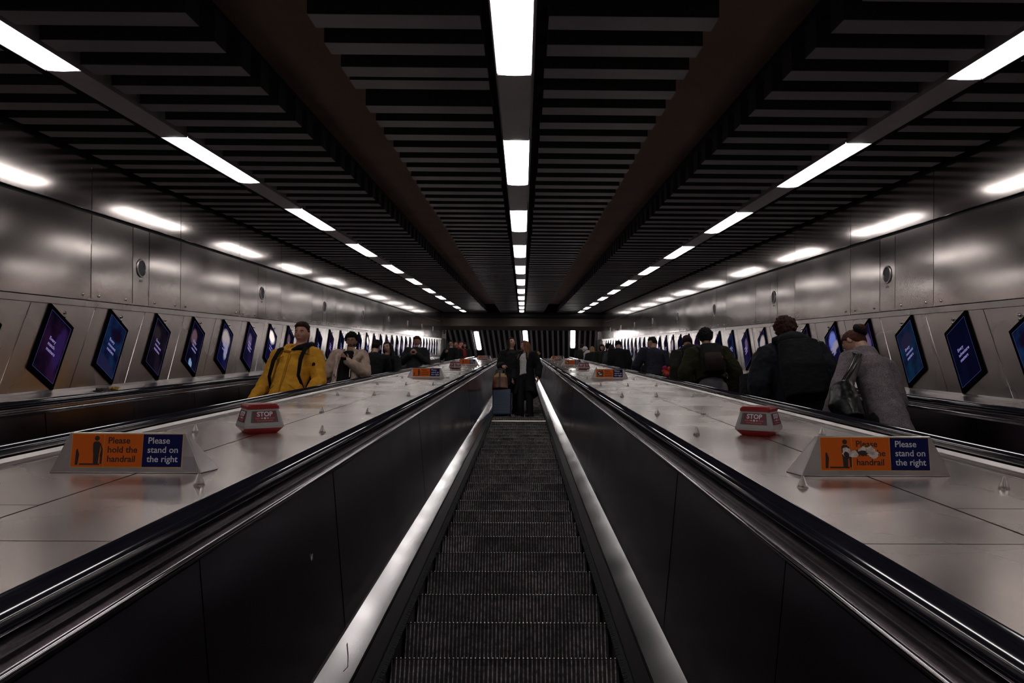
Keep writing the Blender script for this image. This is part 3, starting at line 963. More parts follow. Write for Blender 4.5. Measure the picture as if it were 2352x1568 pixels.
def hair_mask(style, x, y, z):
    if style == 'beard':
        top = -.30 if (y > .5 and abs(x) < .35) else -.30-.22*sstep(.1, .5, y)*sstep(.62, .40, abs(x))
        return sstep(-.05, .12, y)*(1-sstep(top-.07, top+.05, z)) * (0 if abs(x) < .20 and -.57 < z < -.44 and y > .5 else 1)
    if y > 0: thr = .10+(.64-.10)*sstep(.02, .55, y)
    else: thr = .06-(.62)*sstep(0, .6, -y)
    if style == 'short': pass
    elif style == 'curly': thr -= .08
    elif style in ('long', 'bun'): thr -= .04
    elif style in ('beanie', 'hood'): thr = -.05 if y > .2 else -.35
    if style == 'hood': thr = .25 if y > .45 else -.9
    return sstep(-.06, .06, z-thr)
def remesh(mb, voxel, smooth=4, wrinkle=0.0, wscale=.12, mat=None, factor=.5):
    me = mb.mesh('tmp', mat)
    o = bpy.data.objects.new('tmp', me); sc.collection.objects.link(o)
    r = o.modifiers.new('r', 'REMESH'); r.mode = 'VOXEL'; r.voxel_size = voxel; r.use_smooth_shade = True
    if smooth:
        q = o.modifiers.new('s', 'SMOOTH'); q.factor = factor; q.iterations = smooth
    if wrinkle:
        tx = bpy.data.textures.new('folds', 'CLOUDS'); tx.noise_scale = wscale; tx.noise_depth = 2
        dmod = o.modifiers.new('d', 'DISPLACE'); dmod.texture = tx; dmod.strength = wrinkle; dmod.mid_level = .5
        dmod.texture_coords = 'LOCAL'
    dg = bpy.context.evaluated_depsgraph_get()
    out = bpy.data.meshes.new_from_object(o.evaluated_get(dg))
    out.materials.clear(); out.materials.append(mat)
    bpy.data.objects.remove(o); bpy.data.meshes.remove(me)
    return out
def hand(mb, wr, d, pn, side, curl=.35, f=1.0):
    """palm and five fingers; d: forearm to fingertips, pn: palm normal, side +1 puts the thumb along cross(d, pn)"""
    d = d.normalized(); pn = (pn - d*pn.dot(d)).normalized(); u = d.cross(pn)*side
    L = .088*f
    offs = [(.027, .98, (.040, .026, .020)), (.009, 1.0, (.045, .029, .021)), (-.009, .96, (.041, .027, .020)), (-.026, .88, (.032, .021, .018))]
    tips = []
    for o, k, seg in offs:
        a = wr + u*o*.55*f; b = wr + d*L*k + u*o*f
        mb.tube([a, (a+b)/2, b], [.013*f, .0135*f, .0105*f], 8)
        p = b; ang = curl*.7
        pts = [b]; 
        for s in seg:
            q = p + (d*math.cos(ang) + pn*math.sin(ang))*s*f
            pts.append(q); p = q; ang += curl*1.15
        mb.tube(pts, [.0098*f, .0090*f, .0082*f, .0070*f], 8)
        tips.append(p)
    a = wr + d*.022*f + u*.018*f
    b = a + (d*.55+u*.75+pn*.25).normalized()*.042*f
    c = b + (d*.8+u*.35+pn*.45).normalized()*.030*f
    e = c + (d*.85+u*.05+pn*.55).normalized()*.025*f
    mb.tube([a, b, c, e], [.014*f, .012*f, .0105*f, .0085*f], 8)
    return tips
HI = .0075
def person(label, k_step, x, side_c, H=1.75, yaw=180, lean=(0, 0), head=(0, 0, 0), arms=None, coat=None, trousers=(.01, .01, .012),
           skin=(.42, .24, .18), hair=('short', (.02, .012, .008)), hood=None, near=True, shoe=(.006, .006, .006), legs=((.10, 0), (-.10, .03)),
           hands=None, beard=None, shirt=None, female=False, group=None, dy=.10, glasses=False, extra=None, collar=True, hb=0.0, at=None):
    s = SK(k_step)
    if at:      # stature and stand chosen so that the head is where the photograph has it
        for _ in range(12):
            f = H/1.75; t = (1.635*f-.35)/1.4
            hl = Vector((lean[0]*t**1.2, (.015+hb)*f+lean[1]*t**1.5, 1.635*f))
            HMt = Matrix.Translation(hl) @ Matrix.Rotation(R(head[0]), 4, 'Z') @ Matrix.Rotation(R(head[1]), 4, 'X') @ Matrix.Rotation(R(head[2]), 4, 'Y') @ Matrix.Scale(f**.5, 4)
            wp = P(x, s, -1.39)+Vector((0, dy, -EYE)) + Matrix.Rotation(R(yaw), 4, 'Z') @ (HMt @ Vector((0, 0, .125)))
            ss = wp.y*C30+wp.z*S30; nn = -wp.y*S30+wp.z*C30
            x += ((at[0]-1198)/F_PX*ss-wp.x); H += ((797-at[1])/F_PX*ss-nn)/C30
        print('PERSON %-50s H=%.2f u=%.2f' % (label[:50], H, x-side_c))
    base = P(x, s, -1.39) + Vector((0, dy, 0))
    r = empty('person', base, (0, 0, R(yaw)))
    tag(r, label, 'person', group)
    f = H/1.75
    def J(px, py, pz):
        z = pz*f; t = max(0, z-.35)/1.4
        return Vector((px*f + lean[0]*t**1.2, py*f + lean[1]*t**1.5, z))
    vox = .0055 if near else .012
    sw = .185 if not female else .165
    J_ = {}
    A = arms or {}
    for sd, n in ((1, 'R'), (-1, 'L')):
        J_['sh'+n] = J(sd*sw, 0, 1.415)
        e = A.get('el'+n, (sd*.235, -.04, 1.13)); wv = A.get('wr'+n, (sd*.25, .06, .87))
        J_['el'+n] = J(*e); J_['wr'+n] = J(*wv)
        lg = legs[0 if sd > 0 else 1]
        J_['hip'+n] = Vector((sd*.09*f*(coat or {}).get('w', 1.0)**1.5+lean[0]*.35*.9, lean[1]*.5, .90*f))
        J_['ft'+n] = Vector((lg[0]*f, lg[1], .07)); J_['kn'+n] = (J_['hip'+n]+J_['ft'+n])/2 + Vector((0, .025, .02))
    hc = J(0, .015+hb, 1.635)
    HM = Matrix.Translation(hc) @ Matrix.Rotation(R(head[0]), 4, 'Z') @ Matrix.Rotation(R(head[1]), 4, 'X') @ Matrix.Rotation(R(head[2]), 4, 'Y') @ Matrix.Scale(f**.5*1.0, 4)
    wb = (coat or {}).get('w', 1.0)
    # body: one continuous surface
    b = MB()
    dirs, hf = head_grid(64, 48) if near else head_grid(28, 20)
    hv = [head_point(d) for d in dirs]
    b.add([HM @ v for v in hv], hf)
    for sd in (-1, 1):   # ears
        er = Matrix.Rotation(R(18*sd), 3, 'Z')
        b.add([], [])
        mb2 = MB(); mb2.ball((sd*.080, -.008, -.004), .009, .019, .032, 12, 8, rot=Matrix.Rotation(R(-sd*18), 3, 'Z'))
        b.add([HM @ v for v in mb2.v], mb2.f)
    nk = J(0, -.012, 1.50)
    b.tube([J(0, -.02, 1.42), nk, HM @ Vector((0, -.02, -.05))], [.060*f, .053*f, .052*f], 14)
    chw = .90 if female else 1.0
    b.loft([(J(0, 0, .86), .12*f*wb, .085*f*wb), (J(0, 0, 1.0), .135*f*chw*wb, .09*f*wb), (J(0, 0, 1.15), .125*f*chw*wb, .085*f*wb), (J(0, .0, 1.30), .150*f*chw*wb, .10*f*wb), (J(0, 0, 1.41), .15*f*chw*wb, .08*f*wb), (J(0, -.01, 1.46), .08*f*wb, .055*f*wb)], 18)
    for sd, n in ((1, 'R'), (-1, 'L')):
        sh, el, wr = J_['sh'+n], J_['el'+n], J_['wr'+n]
        b.tube([sh, (sh+el)/2, el], [.046*f*wb, .042*f*wb, .036*f], 10)
        b.tube([el, (el*.6+wr*.4), wr], [.036*f, .035*f, .024*f], 10)
        h = (hands or {}).get(n, {})
        d = Vector(h['d']) if 'd' in h else (wr-el).normalized()*.7+Vector((0, .1, -.4))
        pn = Vector(h['pn']) if 'pn' in h else Vector((-sd, .1, 0))
        tsd = h.get('t')
        u = d.normalized().cross(pn.normalized())
        if tsd is None: tsd = 1 if u.y > 0 else -1     # thumb to the front
        hand(b, wr+(wr-el).normalized()*.01, d, pn, tsd, h.get('curl', .38), f*(.93 if female else 1.0))
        hp, kn, ft = J_['hip'+n], J_['kn'+n], J_['ft'+n]
        b.tube([hp, (hp+kn)/2, kn], [.078*f*wb, .066*f*wb, .05*f], 10)
        b.tube([kn, kn*.6+ft*.4, ft], [.05*f, .048*f, .033*f], 10)
        b.tube([ft, ft+Vector((sd*.01, .07, -.03)), ft+Vector((sd*.02, .13, -.035))], [.035, .032, .025], 10)
    sk = skin_mat(skin)
    link('body', remesh(b, vox, 2 if near else 1, 0, mat=sk, factor=.4), r)
    # face details
    if near:
        e = MB(); iris = MB(); br = MB(); lp = MB(); lid = MB()
        for sd in (-1, 1):
            e.ball((sd*.031, .0705, .012), .0125, .0125, .0125, 14, 10)
            iris.ball((sd*.031+.001, .0808, .012), .0052, .0028, .0052, 10, 6)
            lid.tube([(sd*.018, .082, .0165), (sd*.031, .0852, .0205), (sd*.044, .079, .0165)], [.0022, .0030, .0022], 8)
            br.tube([(sd*.016, .0895, .0285), (sd*.032, .090, .0335), (sd*.048, .0795, .029)], [.0028, .0034, .0022], 8)
        lp.tube([(-.021, .0805, -.058), (-.009, .0895, -.0545), (0, .0905, -.0555), (.009, .0895, -.0545), (.021, .0805, -.058)], [.0018, .0038, .0036, .0038, .0018], 8)
        lp.tube([(-.018, .081, -.0605), (0, .0895, -.0635), (.018, .081, -.0605)], [.0018, .0048, .0018], 8)
        for m_, nm, mt in ((e, 'eye', EYEW), (iris, 'iris', EYEI), (lid, 'eyelid', sk), (br, 'eyebrow', hair_mat(hair[1])), (lp, 'lips', lip_mat(skin))):
            o = m_.build(nm, mt, r, smooth=True); o.matrix_local = HM
    # hair
    for st, col in ([hair] if hair else []) + ([('beard', beard)] if beard else []):
        hd, hf2 = head_grid(72, 56) if near else head_grid(32, 24)
        th = {'short': .006, 'curly': .026, 'long': .014, 'bun': .012, 'beanie': .016, 'hood': .030, 'beard': .0035}[st]
        nz = {'short': .009, 'curly': .022, 'long': .003, 'bun': .003, 'beanie': .001, 'hood': .002, 'beard': .003}[st]
        fq = {'curly': 7, 'short': 12}.get(st, 5)
        vs = []
        for d in hd:
            p = head_point(d); mk = hair_mask(st, d.x, d.y, d.z)
            if st == 'short' and d.z > .35: t2 = th*(1+3.2*sstep(.35, .7, d.z))
            elif st == 'curly' and d.z > .2: t2 = th*1.3
            else: t2 = th
            q = nz*noise.noise(d*fq+Vector((k_step, 0, 0))) if mk > .05 else 0
            vs.append(p + d*((t2+q)*mk - .014*(1-mk)))
        hm = MB(); hm.add(vs, hf2)
        if st == 'bun': hm.ball((.0, -.125, .045), .042, .036, .040, 18, 12, bump=.15)
        nmn = {'beard': 'beard', 'beanie': 'beanie', 'hood': 'hood'}.get(st, 'hair')
        mt = hair_mat(col) if nmn in ('hair', 'beard') else fabric(col)
        o = hm.build(nmn, mt, r, smooth=True); o.matrix_local = HM
        if st == 'long':
            rr = random.Random(k_step); lk = MB()
            for i in range(64 if near else 26):
                a = R(rr.uniform(-210, 30)); 
                if i % 3 == 0: a = R(rr.choice((-200, -190, 8, 18))+rr.uniform(-8, 8))
                dx, dyy = math.cos(a), math.sin(a)
                p0 = HM @ (head_point(Vector((dx*.8, dyy*.8, .6)).normalized()) + Vector((dx, dyy, .4))*.008)
                p1 = HM @ Vector((dx*.086, dyy*.102+.004, -.02))
                p2 = HM @ Vector((dx*.088, dyy*.100+.006, -.12))
                ln = rr.uniform(.28, .40)
                fy = .055 if math.sin(a) > -.25 else -.03
                p3 = hc + Vector((dx*.115*f, dyy*.10*f+fy, -.24)); p4 = hc + Vector((dx*.125+rr.uniform(-.02, .02), dyy*.11+fy*1.5+rr.uniform(-.015, .015), -ln))
                lk.tube([p0, p1, p2, p3, p4], [.010, .014, .014, .013, .004], 6)
            lk.build('hair_lengths', hair_mat(col), r, smooth=True)
    if glasses and near:
        g = MB()
        for sd in (-1, 1):
            g.tube([(sd*.031+.019*math.cos(t*math.pi/6), .093, .012+.015*math.sin(t*math.pi/6)) for t in range(13)], .0016, 6)
            g.tube([(sd*.05, .092, .014), (sd*.078, .05, .014), (sd*.08, -.01, .010)], .0016, 6)
        o = g.build('glasses', EYEI, r); o.matrix_local = HM
    # trousers
    t = MB()
    for sd, n in ((1, 'R'), (-1, 'L')):
        hp, kn, ft = J_['hip'+n], J_['kn'+n], J_['ft'+n]
        t.tube([hp, (hp+kn)/2, kn], [.105*f*(coat or {}).get('w', 1.0), .088*f, .070*f], 14)
        t.tube([kn, kn*.5+ft*.5, ft+Vector((0, 0, .005))], [.070*f, .068*f, .066*f], 14)
    tw_ = (coat or {}).get('w', 1.0)**2*(.92 if female else 1)
    t.loft([(J(0, 0, .82), .13*f*tw_, .10*f*tw_), (J(0, -.01*tw_, .92), .165*f*tw_, .125*f*tw_), (J(0, 0, 1.02), .145*f*tw_, .11*f*tw_)], 18)
    link('trousers', remesh(t, .010 if near else .016, 3, .012, .09, fabric(trousers)), r)
    for sd, n in ((1, 'R'), (-1, 'L')):
        ft = J_['ft'+n]; m = MB()
        q = Vector((ft.x, ft.y, 0))
        m.loft([(q+Vector((sd*.008, .055, .004)), .048, .135), (q+Vector((sd*.008, .055, .03)), .050, .138), (q+Vector((sd*.006, .05, .055)), .044, .12), (q+Vector((0, .01, .085)), .042, .066), (q+Vector((0, 0, .12)), .042, .05)], 20)
        m.build('shoe', paint_shoe(shoe), r, smooth=True)
    if shirt:
        m = MB(); z0 = shirt.get('hem', .92)
        m.loft([(J(0, .012, z0), .150*f, .115*f), (J(0, .015, 1.05), .148*f*chw, .112*f), (J(0, .02, 1.2), .15*f*chw, .115*f), (J(0, .02, 1.32), .165*f*chw, .122*f), (J(0, .01, 1.40), .165*f*chw, .10*f), (J(0, -.005, 1.455), .085*f, .068*f)], 22)
        link('shirt', remesh(m, .009 if near else .016, 3, .014, .07, fabric(shirt['col'])), r)
    # coat
    if coat:
        c = coat; pf = c.get('puff', .02); hem = c.get('hem', .82); m = MB(); fl = c.get('flare', 0); ww = c.get('w', 1.0)
        opn = c.get('open', 0)
        if not opn:
            m.loft([(q[0], q[1]*ww, q[2]) for q in [(J(0, 0, hem), (.165+fl)*f+pf, (.125+fl*.8)*f+pf), (J(0, 0, (hem+1.05)/2), (.158+fl*.5)*f+pf, (.12+fl*.4)*f+pf), (J(0, 0, 1.08), .152*f*chw+pf, .115*f+pf), (J(0, .0, 1.22), .162*f*chw+pf, .12*f+pf), (J(0, 0, 1.34), .172*f*chw+pf, .118*f+pf), (J(0, -.01, 1.42), .155*f*chw+pf, .09*f+pf*.7), (J(0, -.015, 1.475), .085*f+pf*.4, .068*f+pf*.4)]], 26)
        else:
            zz = [hem, (hem+1.05)/2, 1.08, 1.22, 1.34, 1.42, 1.47]
            rx = [.165+fl, .158+fl*.5, .152*chw, .165*chw, .175*chw, .155*chw, .09]
            ry = [.125+fl, .12, .115, .12, .115, .09, .07]
            n1 = 30
            lo = MB(); vs = []; fs = []
            g0 = opn
            for zi, z in enumerate(zz):
                g = g0*(1.0 if z < 1.3 else .75)
                for shell in (0, 1):
                    for i in range(n1+1):
                        a = R(90)+g+(2*math.pi-2*g)*i/n1
                        q = J(0, 0, z); rr_ = pf+.006 if shell == 0 else pf-.030
                        vs.append(q+Vector((math.cos(a)*(rx[zi]*f+rr_), math.sin(a)*(ry[zi]*f+rr_), 0)))
            row = 2*(n1+1)
            for zi in range(len(zz)-1):
                o_ = zi*row
                for i in range(n1):
                    fs.append((o_+i, o_+i+1, o_+row+i+1, o_+row+i))
                    fs.append((o_+n1+1+i, o_+row+n1+1+i, o_+row+n1+2+i, o_+n1+2+i))
                fs.append((o_, o_+row, o_+row+n1+1, o_+n1+1)); fs.append((o_+n1, o_+2*n1+1, o_+row+2*n1+1, o_+row+n1))
            for o_, fl_ in ((0, 0), ((len(zz)-1)*row, 1)):
                for i in range(n1):
                    q4 = (o_+i, o_+n1+1+i, o_+n1+2+i, o_+i+1); fs.append(q4 if not fl_ else q4[::-1])
            m.add(vs, fs)
        for sd, n in ((1, 'R'), (-1, 'L')):
            sh, el, wr = J_['sh'+n], J_['el'+n], J_['wr'+n]
            m.tube([sh+Vector((-sd*.03, 0, .0)), sh, (sh+el)/2, el], [.062*f+pf*.6, .064*f+pf, .060*f+pf, .053*f+pf], 14)
            m.tube([el, el*.5+wr*.5, wr-(wr-el).normalized()*.01], [.053*f+pf, .047*f+pf, .038*f+pf*.8], 14)
        if c.get('collar', .0):
            cc = c['collar']
            m.loft([(J(0, -.005, 1.43), .10*f, .085*f), (J(0, .0, 1.47), .088*f+cc*.3, .082*f+cc*.3), (J(0, .004, 1.51+cc*.6), .078*f+cc*.3, .078*f+cc*.25)], 20)
        if c.get('hoodback'):
            m.ball(J(0, -.115, 1.44), .13*f, .07*f, .085*f, 16, 10)
            m.tube([J(-.09, .02, 1.45), J(-.12, -.06, 1.47), J(0, -.12, 1.47), J(.12, -.06, 1.47), J(.09, .02, 1.45)], .035*f, 10)
        link('coat' if hem < .78 else 'jacket', remesh(m, c.get('vox', .009 if near else .016), 3, c.get('fold', .022), c.get('fs', .10), c.get('mat') or fabric(c['col'], weave=c.get('weave', 0))), r)
    info = dict(root=r, J=J, HM=HM, f=f, base=base, hc=hc, **J_)
    if extra: extra(info)
    # predicted head top in the photo frame, for checking
    tp = Matrix.Rotation(R(yaw), 4, 'Z') @ (HM @ Vector((0, 0, .12))); wp = base+tp
    dv = wp-Vector((0, 0, EYE)); ss = dv.y*C30+dv.z*S30; nn = -dv.y*S30+dv.z*C30
    print('HEAD %-60s px=%d py=%d' % (label[:60], 1198+F_PX*dv.x/ss, 797-F_PX*nn/ss))
    return info
_sk = {}
def skin_mat(c):
    if c not in _sk:
        m, nt, b = new_mat('skin')
        f = noise_tex(nt, coords(nt), 18, 3)
        nt.links.new(ramp(nt, f, [(.3, (c[0]*.9, c[1]*.82, c[2]*.8)), (.7, (c[0]*1.05, c[1]*1.05, c[2]*1.05))]), b.inputs['Base Color'])
        b.inputs['Roughness'].default_value = .5
        b.inputs['Subsurface Weight'].default_value = .08
        b.inputs['Subsurface Radius'].default_value = (.012, .005, .003)
        _sk[c] = m
    return _sk[c]
_hm = {}
def hair_mat(c):
    if c not in _hm:
        m, nt, b = new_mat('hair')
        f = noise_tex(nt, coords(nt, (1, 1, .15)), 160, 3)
        nt.links.new(ramp(nt, f, [(.35, tuple(x*.45 for x in c)), (.65, tuple(min(1, x*1.6) for x in c))]), b.inputs['Base Color'])
        b.inputs['Roughness'].default_value = .75
        b.inputs['Specular IOR Level'].default_value = .15
        bp = node(nt, 'ShaderNodeBump'); bp.inputs['Strength'].default_value = .5; bp.inputs['Distance'].default_value = .004
        nt.links.new(f, bp.inputs['Height']); nt.links.new(bp.outputs[0], b.inputs['Normal'])
        _hm[c] = m
    return _hm[c]
_lm = {}
def lip_mat(c):
    if c not in _lm: _lm[c] = paint('lips', (c[0]*.72, c[1]*.40, c[2]*.42), .4, .05)
    return _lm[c]
_sh = {}
def paint_shoe(c):
    if c not in _sh: _sh[c] = paint('shoe_leather', c, .45, .2, 20)
    return _sh[c]
EYEW = paint('eye_white', (.42, .38, .36), .25, .05)
EYEI = paint('iris_dark', (.02, .012, .008), .2, .05)
def to_world(info, v): return info['root'].matrix_basis @ Vector(v)
def place(mb, name, mat, info, label, cat, group=None, smooth=True, rm=None, **kw):
    """a carried thing: built in the person's own frame but left at top level"""
    me = remesh(mb, rm, 3, kw.get('fold', .01), .08, mat) if rm else mb.mesh(name, mat, smooth)
    o = bpy.data.objects.new(name, me); sc.collection.objects.link(o)
    o.location = info['root'].location; o.rotation_euler = info['root'].rotation_euler
    tag(o, label, cat, group); return o
def part_of(parent, mb, name, mat, smooth=True):
    return mb.build(name, mat, parent, smooth)
def phone(info, c, up, face, label):
    # slab with a lit screen: c centre, up long axis, face screen normal (person frame)
    up = Vector(up).normalized(); face = Vector(face); face = (face-up*face.dot(up)).normalized(); rt = up.cross(face)
    M4 = Matrix(((rt.x, face.x, up.x, c[0]), (rt.y, face.y, up.y, c[1]), (rt.z, face.z, up.z, c[2]), (0, 0, 0, 1)))
    m = MB(); m.box(-.036, .036, -.004, .004, -.075, .075, mat=M4)
    o = place(m, 'phone', M['bezel'], info, label, 'phone', smooth=False)
    s = MB(); s.box(-.033, .033, .0041, .0046, -.070, .070, mat=M4); s.build('phone_screen', PHS, o)
    return o
PHS = emit('phone_screen', (.5, .6, .9), .25)
XL_E, XR_E = CX-2.88, CX+2.88
HB = (.45, .26, .21)

# ---- left escalator, people coming down facing the camera (person's right = picture left)
YEL = (.66, .32, .030)
def yellow_extra(i):
    J, r, f = i['J'], i['root'], i['f']
    # raised collar: yellow on one side, dark lining on the other
    m = MB()
    m.tube([J(.115, .055, 1.44), J(.125, -.01, 1.50), J(.095, -.08, 1.54), J(.0, -.10, 1.55)], [.035, .045, .045, .04], 12)
    m.tube([J(.12, .05, 1.42), J(.075, .115, 1.40), J(.02, .135, 1.37)], [.026, .022, .016], 12)
    link('collar', remesh(m, .008, 2, .01, .05, fabric(YEL)), r)
    m = MB()
    m.tube([J(0, -.10, 1.53), J(-.095, -.07, 1.52), J(-.13, -.0, 1.50), J(-.115, .07, 1.46), J(-.06, .115, 1.42), J(.0, .13, 1.39)], [.04, .050, .050, .042, .034, .018], 12)
    link('collar_lining', remesh(m, .008, 2, .01, .05, fabric((.008, .008, .010))), r)
    m = MB()   # flap, placket and pocket flaps
    m.tube([J(-.17, .075, 1.365), J(-.09, .165, 1.345), J(.0, .175, 1.355), J(.05, .16, 1.375)], [.008, .010, .010, .007], 8, flat=.6)
    m.tube([J(.0, .168, 1.35), J(.005, .168, 1.2), J(.01, .163, 1.0), J(.01, .165, .80)], [.005, .005, .005, .005], 8)
    m.tube([J(.06, .165, 1.30), J(.15, .13, 1.29)], [.005, .005], 8)
    m.tube([J(.08, .16, .98), J(.15, .12, .93)], [.005, .005], 8); m.tube([J(-.08, .16, .98), J(-.16, .12, .93)], [.005, .005], 8)
    m.build('jacket_seams', fabric((.40, .18, .014)), r, smooth=True)
    m = MB(); M4 = Matrix.Translation(J(-.262, .03, 1.26)) @ Matrix.Rotation(R(-35), 4, 'Z')
    m.box(-.004, .03, .02, .055, -.02, .012, mat=M4); bevel(m.build('sleeve_patch', fabric((.006, .006, .006)), r), .004)
yl = person('man in a bright mustard yellow hooded jacket looking aside on the left escalator', 10, -2.6, XL_E, at=(693, 745), H=1.83, yaw=180-6, lean=(-.14, .04),
            head=(-2, -22, -3), coat=dict(col=YEL, puff=.026, hem=.80, fold=.045, fs=.14, hoodback=True), trousers=(.012, .012, .016),
            hair=('short', (.035, .014, .008)), skin=(.44, .22, .155), arms={'elR': (.275, -.05, 1.12), 'wrR': (.325, .04, .86), 'elL': (-.285, -.05, 1.13), 'wrL': (-.27, .06, .90)},
            extra=yellow_extra)
def strap_bag(i, label, strap_col=(.006, .006, .007), body=(.008, .008, .01), front=False, w=.15, h=(.95, 1.38), depth=.12, hoodw=.19, accents=None, pf=.03):
    J, f = i['J'], i['f']
    m = MB()
    for q in (1, -1):
        m.tube([J(q*.105, -.135-pf, 1.38), J(q*.125, -.02, 1.47+pf), J(q*.135, .09+pf, 1.40), J(q*.14, .135+pf*1.1, 1.25), J(q*.15, .115+pf, 1.08), J(q*.17, .0, 1.0)],
               [.022, .024, .024, .022, .018, .014], 10, flat=.5)
    st = place(MB(), 'backpack', fabric(body), i, label, 'backpack')
    s = m.build('shoulder_strap', fabric(strap_col), st, smooth=True)
    b = MB()
    b.loft([(J(0, -.14-pf-depth*.4, h[0]), w, depth*.6), (J(0, -.14-pf-depth*.45, (h[0]+h[1])/2), w*1.06, depth*.75), (J(0, -.14-pf-depth*.4, h[1]), w*.9, depth*.55)], 20, power=.7)
    link('pack', remesh(b, .010, 3, .012, .08, fabric(body)), st)
    if accents: accents(st, J, f)
    return st
strap_bag(yl, 'black backpack worn by the man in the yellow jacket', pf=.045)

BEI = (.50, .37, .30)
def beige_extra(i):
    J, r = i['J'], i['root']
    m = MB()
    m.tube([J(.13, .06, 1.40), J(.15, -.02, 1.46), J(.10, -.10, 1.50), J(0, -.13, 1.51), J(-.10, -.10, 1.50), J(-.15, -.02, 1.46), J(-.14, .07, 1.40)], [.03, .045, .05, .05, .05, .045, .03], 12)
    m.tube([J(-.14, .06, 1.40), J(-.19, .12, 1.34), J(-.13, .165, 1.24), J(-.11, .17, 1.12)], [.035, .050, .042, .03], 12)
    m.tube([J(.14, .06, 1.40), J(.15, .13, 1.30), J(.12, .16, 1.15), J(.12, .165, 1.0)], [.03, .030, .03, .03], 12)
    link('hood_and_lapels', remesh(m, .009, 3, .015, .06, fabric(BEI)), r)
    m = MB()
    m.tube([J(.105, .165, 1.30), J(.095, .185, 1.15), J(.10, .18, .95)], .006, 6); m.tube([J(-.105, .19, 1.26), J(-.09, .19, 1.12), J(-.10, .18, .95)], .006, 6)
    m.build('zip', M['trim'], r)
bg = person('man in an open beige padded jacket over black, holding a phone, left escalator', 18, XL_E+.38, XL_E, at=(805, 768), H=1.76, yaw=180, lean=(-.05, 0), head=(-4, -32, 0),
            coat=dict(col=BEI, puff=.035, hem=.86, open=.62, fold=.035, fs=.09), shirt=dict(col=(.006, .006, .007), hem=.86), trousers=(.01, .01, .012),
            hair=('curly', (.006, .005, .005)), beard=(.05, .028, .020), skin=(.30, .16, .105),
            arms={'elR': (.30, -.02, 1.10), 'wrR': (.42, .12, .98), 'elL': (-.28, .02, 1.10), 'wrL': (-.06, .25, 1.16)},
            hands={'L': {'d': (.5, .2, .5), 'pn': (.3, -.5, .6), 'curl': .5}}, extra=beige_extra)
phone(bg, bg['J'](.0, .29, 1.20), (0.2, -.45, .7), (0, -.7, -.5), 'black phone held up by the man in the beige jacket')

pb = person('person in black with their back turned, hugging a dark-haired woman, left escalator', 22, XL_E+.30, XL_E, at=(865, 785), H=1.72, yaw=10, lean=(.06, .02), head=(-25, 0, 8),
            coat=dict(col=(.007, .007, .008), puff=.03, hem=.85), hair=('short', (.010, .006, .005)), arms={'elR': (.26, .18, 1.2), 'wrR': (.14, .38, 1.2), 'elL': (-.26, .18, 1.2), 'wrL': (-.14, .38, 1.2)})
pw = person('dark-haired woman in black being hugged, her face over a shoulder, left escalator', 23, XL_E+.40, XL_E, at=(885, 787), H=1.64, yaw=185, lean=(-.04, .03), head=(-22, -22, 10),
            female=True, coat=dict(col=(.008, .007, .008), puff=.03, hem=.85), hair=('long', (.010, .007, .006)), skin=HB, arms={'elR': (.24, .14, 1.18), 'wrR': (.12, .30, 1.22), 'elL': (-.26, .08, 1.12), 'wrL': (-.30, .22, .98)})
bd = person('bearded man in a dark coat reading his phone, left escalator', 34, XL_E+.40, XL_E, at=(955, 774), H=1.78, yaw=180, lean=(-.05, 0), head=(0, -40, 0),
            coat=dict(col=(.022, .022, .026), puff=.03, hem=.80), hair=('short', (.05, .022, .012)), beard=(.11, .05, .032), skin=(.42, .21, .15),
            arms={'elR': (.29, -.01, 1.10), 'wrR': (.08, .24, 1.16), 'elL': (-.29, -.01, 1.10), 'wrL': (-.08, .24, 1.16)},
            hands={'R': {'d': (-.4, .5, .5), 'pn': (-.4, -.3, .5), 'curl': .6}, 'L': {'d': (.4, .5, .5), 'pn': (.4, -.3, .5), 'curl': .6}}, near=True)
phone(bd, bd['J'](0, .30, 1.22), (0, -.45, .7), (0, -.7, -.5), 'phone held in both hands by the bearded man')
gm = person('young man with glasses, hand raised to his chest, far up the left escalator', 55, XL_E+.45, XL_E, at=(1033, 783), H=1.80, yaw=165, lean=(-.06, 0), head=(10, -25, 0), near=True, glasses=True,
            coat=dict(col=(.008, .008, .010), puff=.02, hem=.82, vox=.014), hair=('short', (.02, .013, .008)), skin=(.46, .27, .21),
            arms={'elR': (.29, .0, 1.12), 'wrR': (.08, .24, 1.20), 'elL': (-.26, -.02, 1.12), 'wrL': (-.26, .08, .88)})
rd = person('man with a bright red scarf front turned sideways, far up the left escalator', 62, XL_E+.62, XL_E, at=(1058, 785), H=1.80, yaw=225, head=(20, -20, 0), near=False,
            coat=dict(col=(.32, .010, .014), puff=.03, hem=.82), hair=('short', (.06, .012, .012)), skin=(.46, .25, .19))
rb = person('ginger-haired person half hidden between the glasses man and the red-fronted man', 60, XL_E+.45, XL_E, at=(1045, 787), H=1.74, yaw=180, near=False,
            coat=dict(col=(.010, .009, .012), puff=.03, hem=.82), hair=('short', (.10, .028, .018)), skin=(.36, .15, .11))
dk = person('person in a dark hooded coat right of the red-fronted man, far left escalator', 68, XL_E+.85, XL_E, at=(1065, 789), H=1.72, yaw=180, near=False,
            coat=dict(col=(.012, .013, .013), puff=.05, hem=.75), hair=('hood', (.012, .013, .013)))

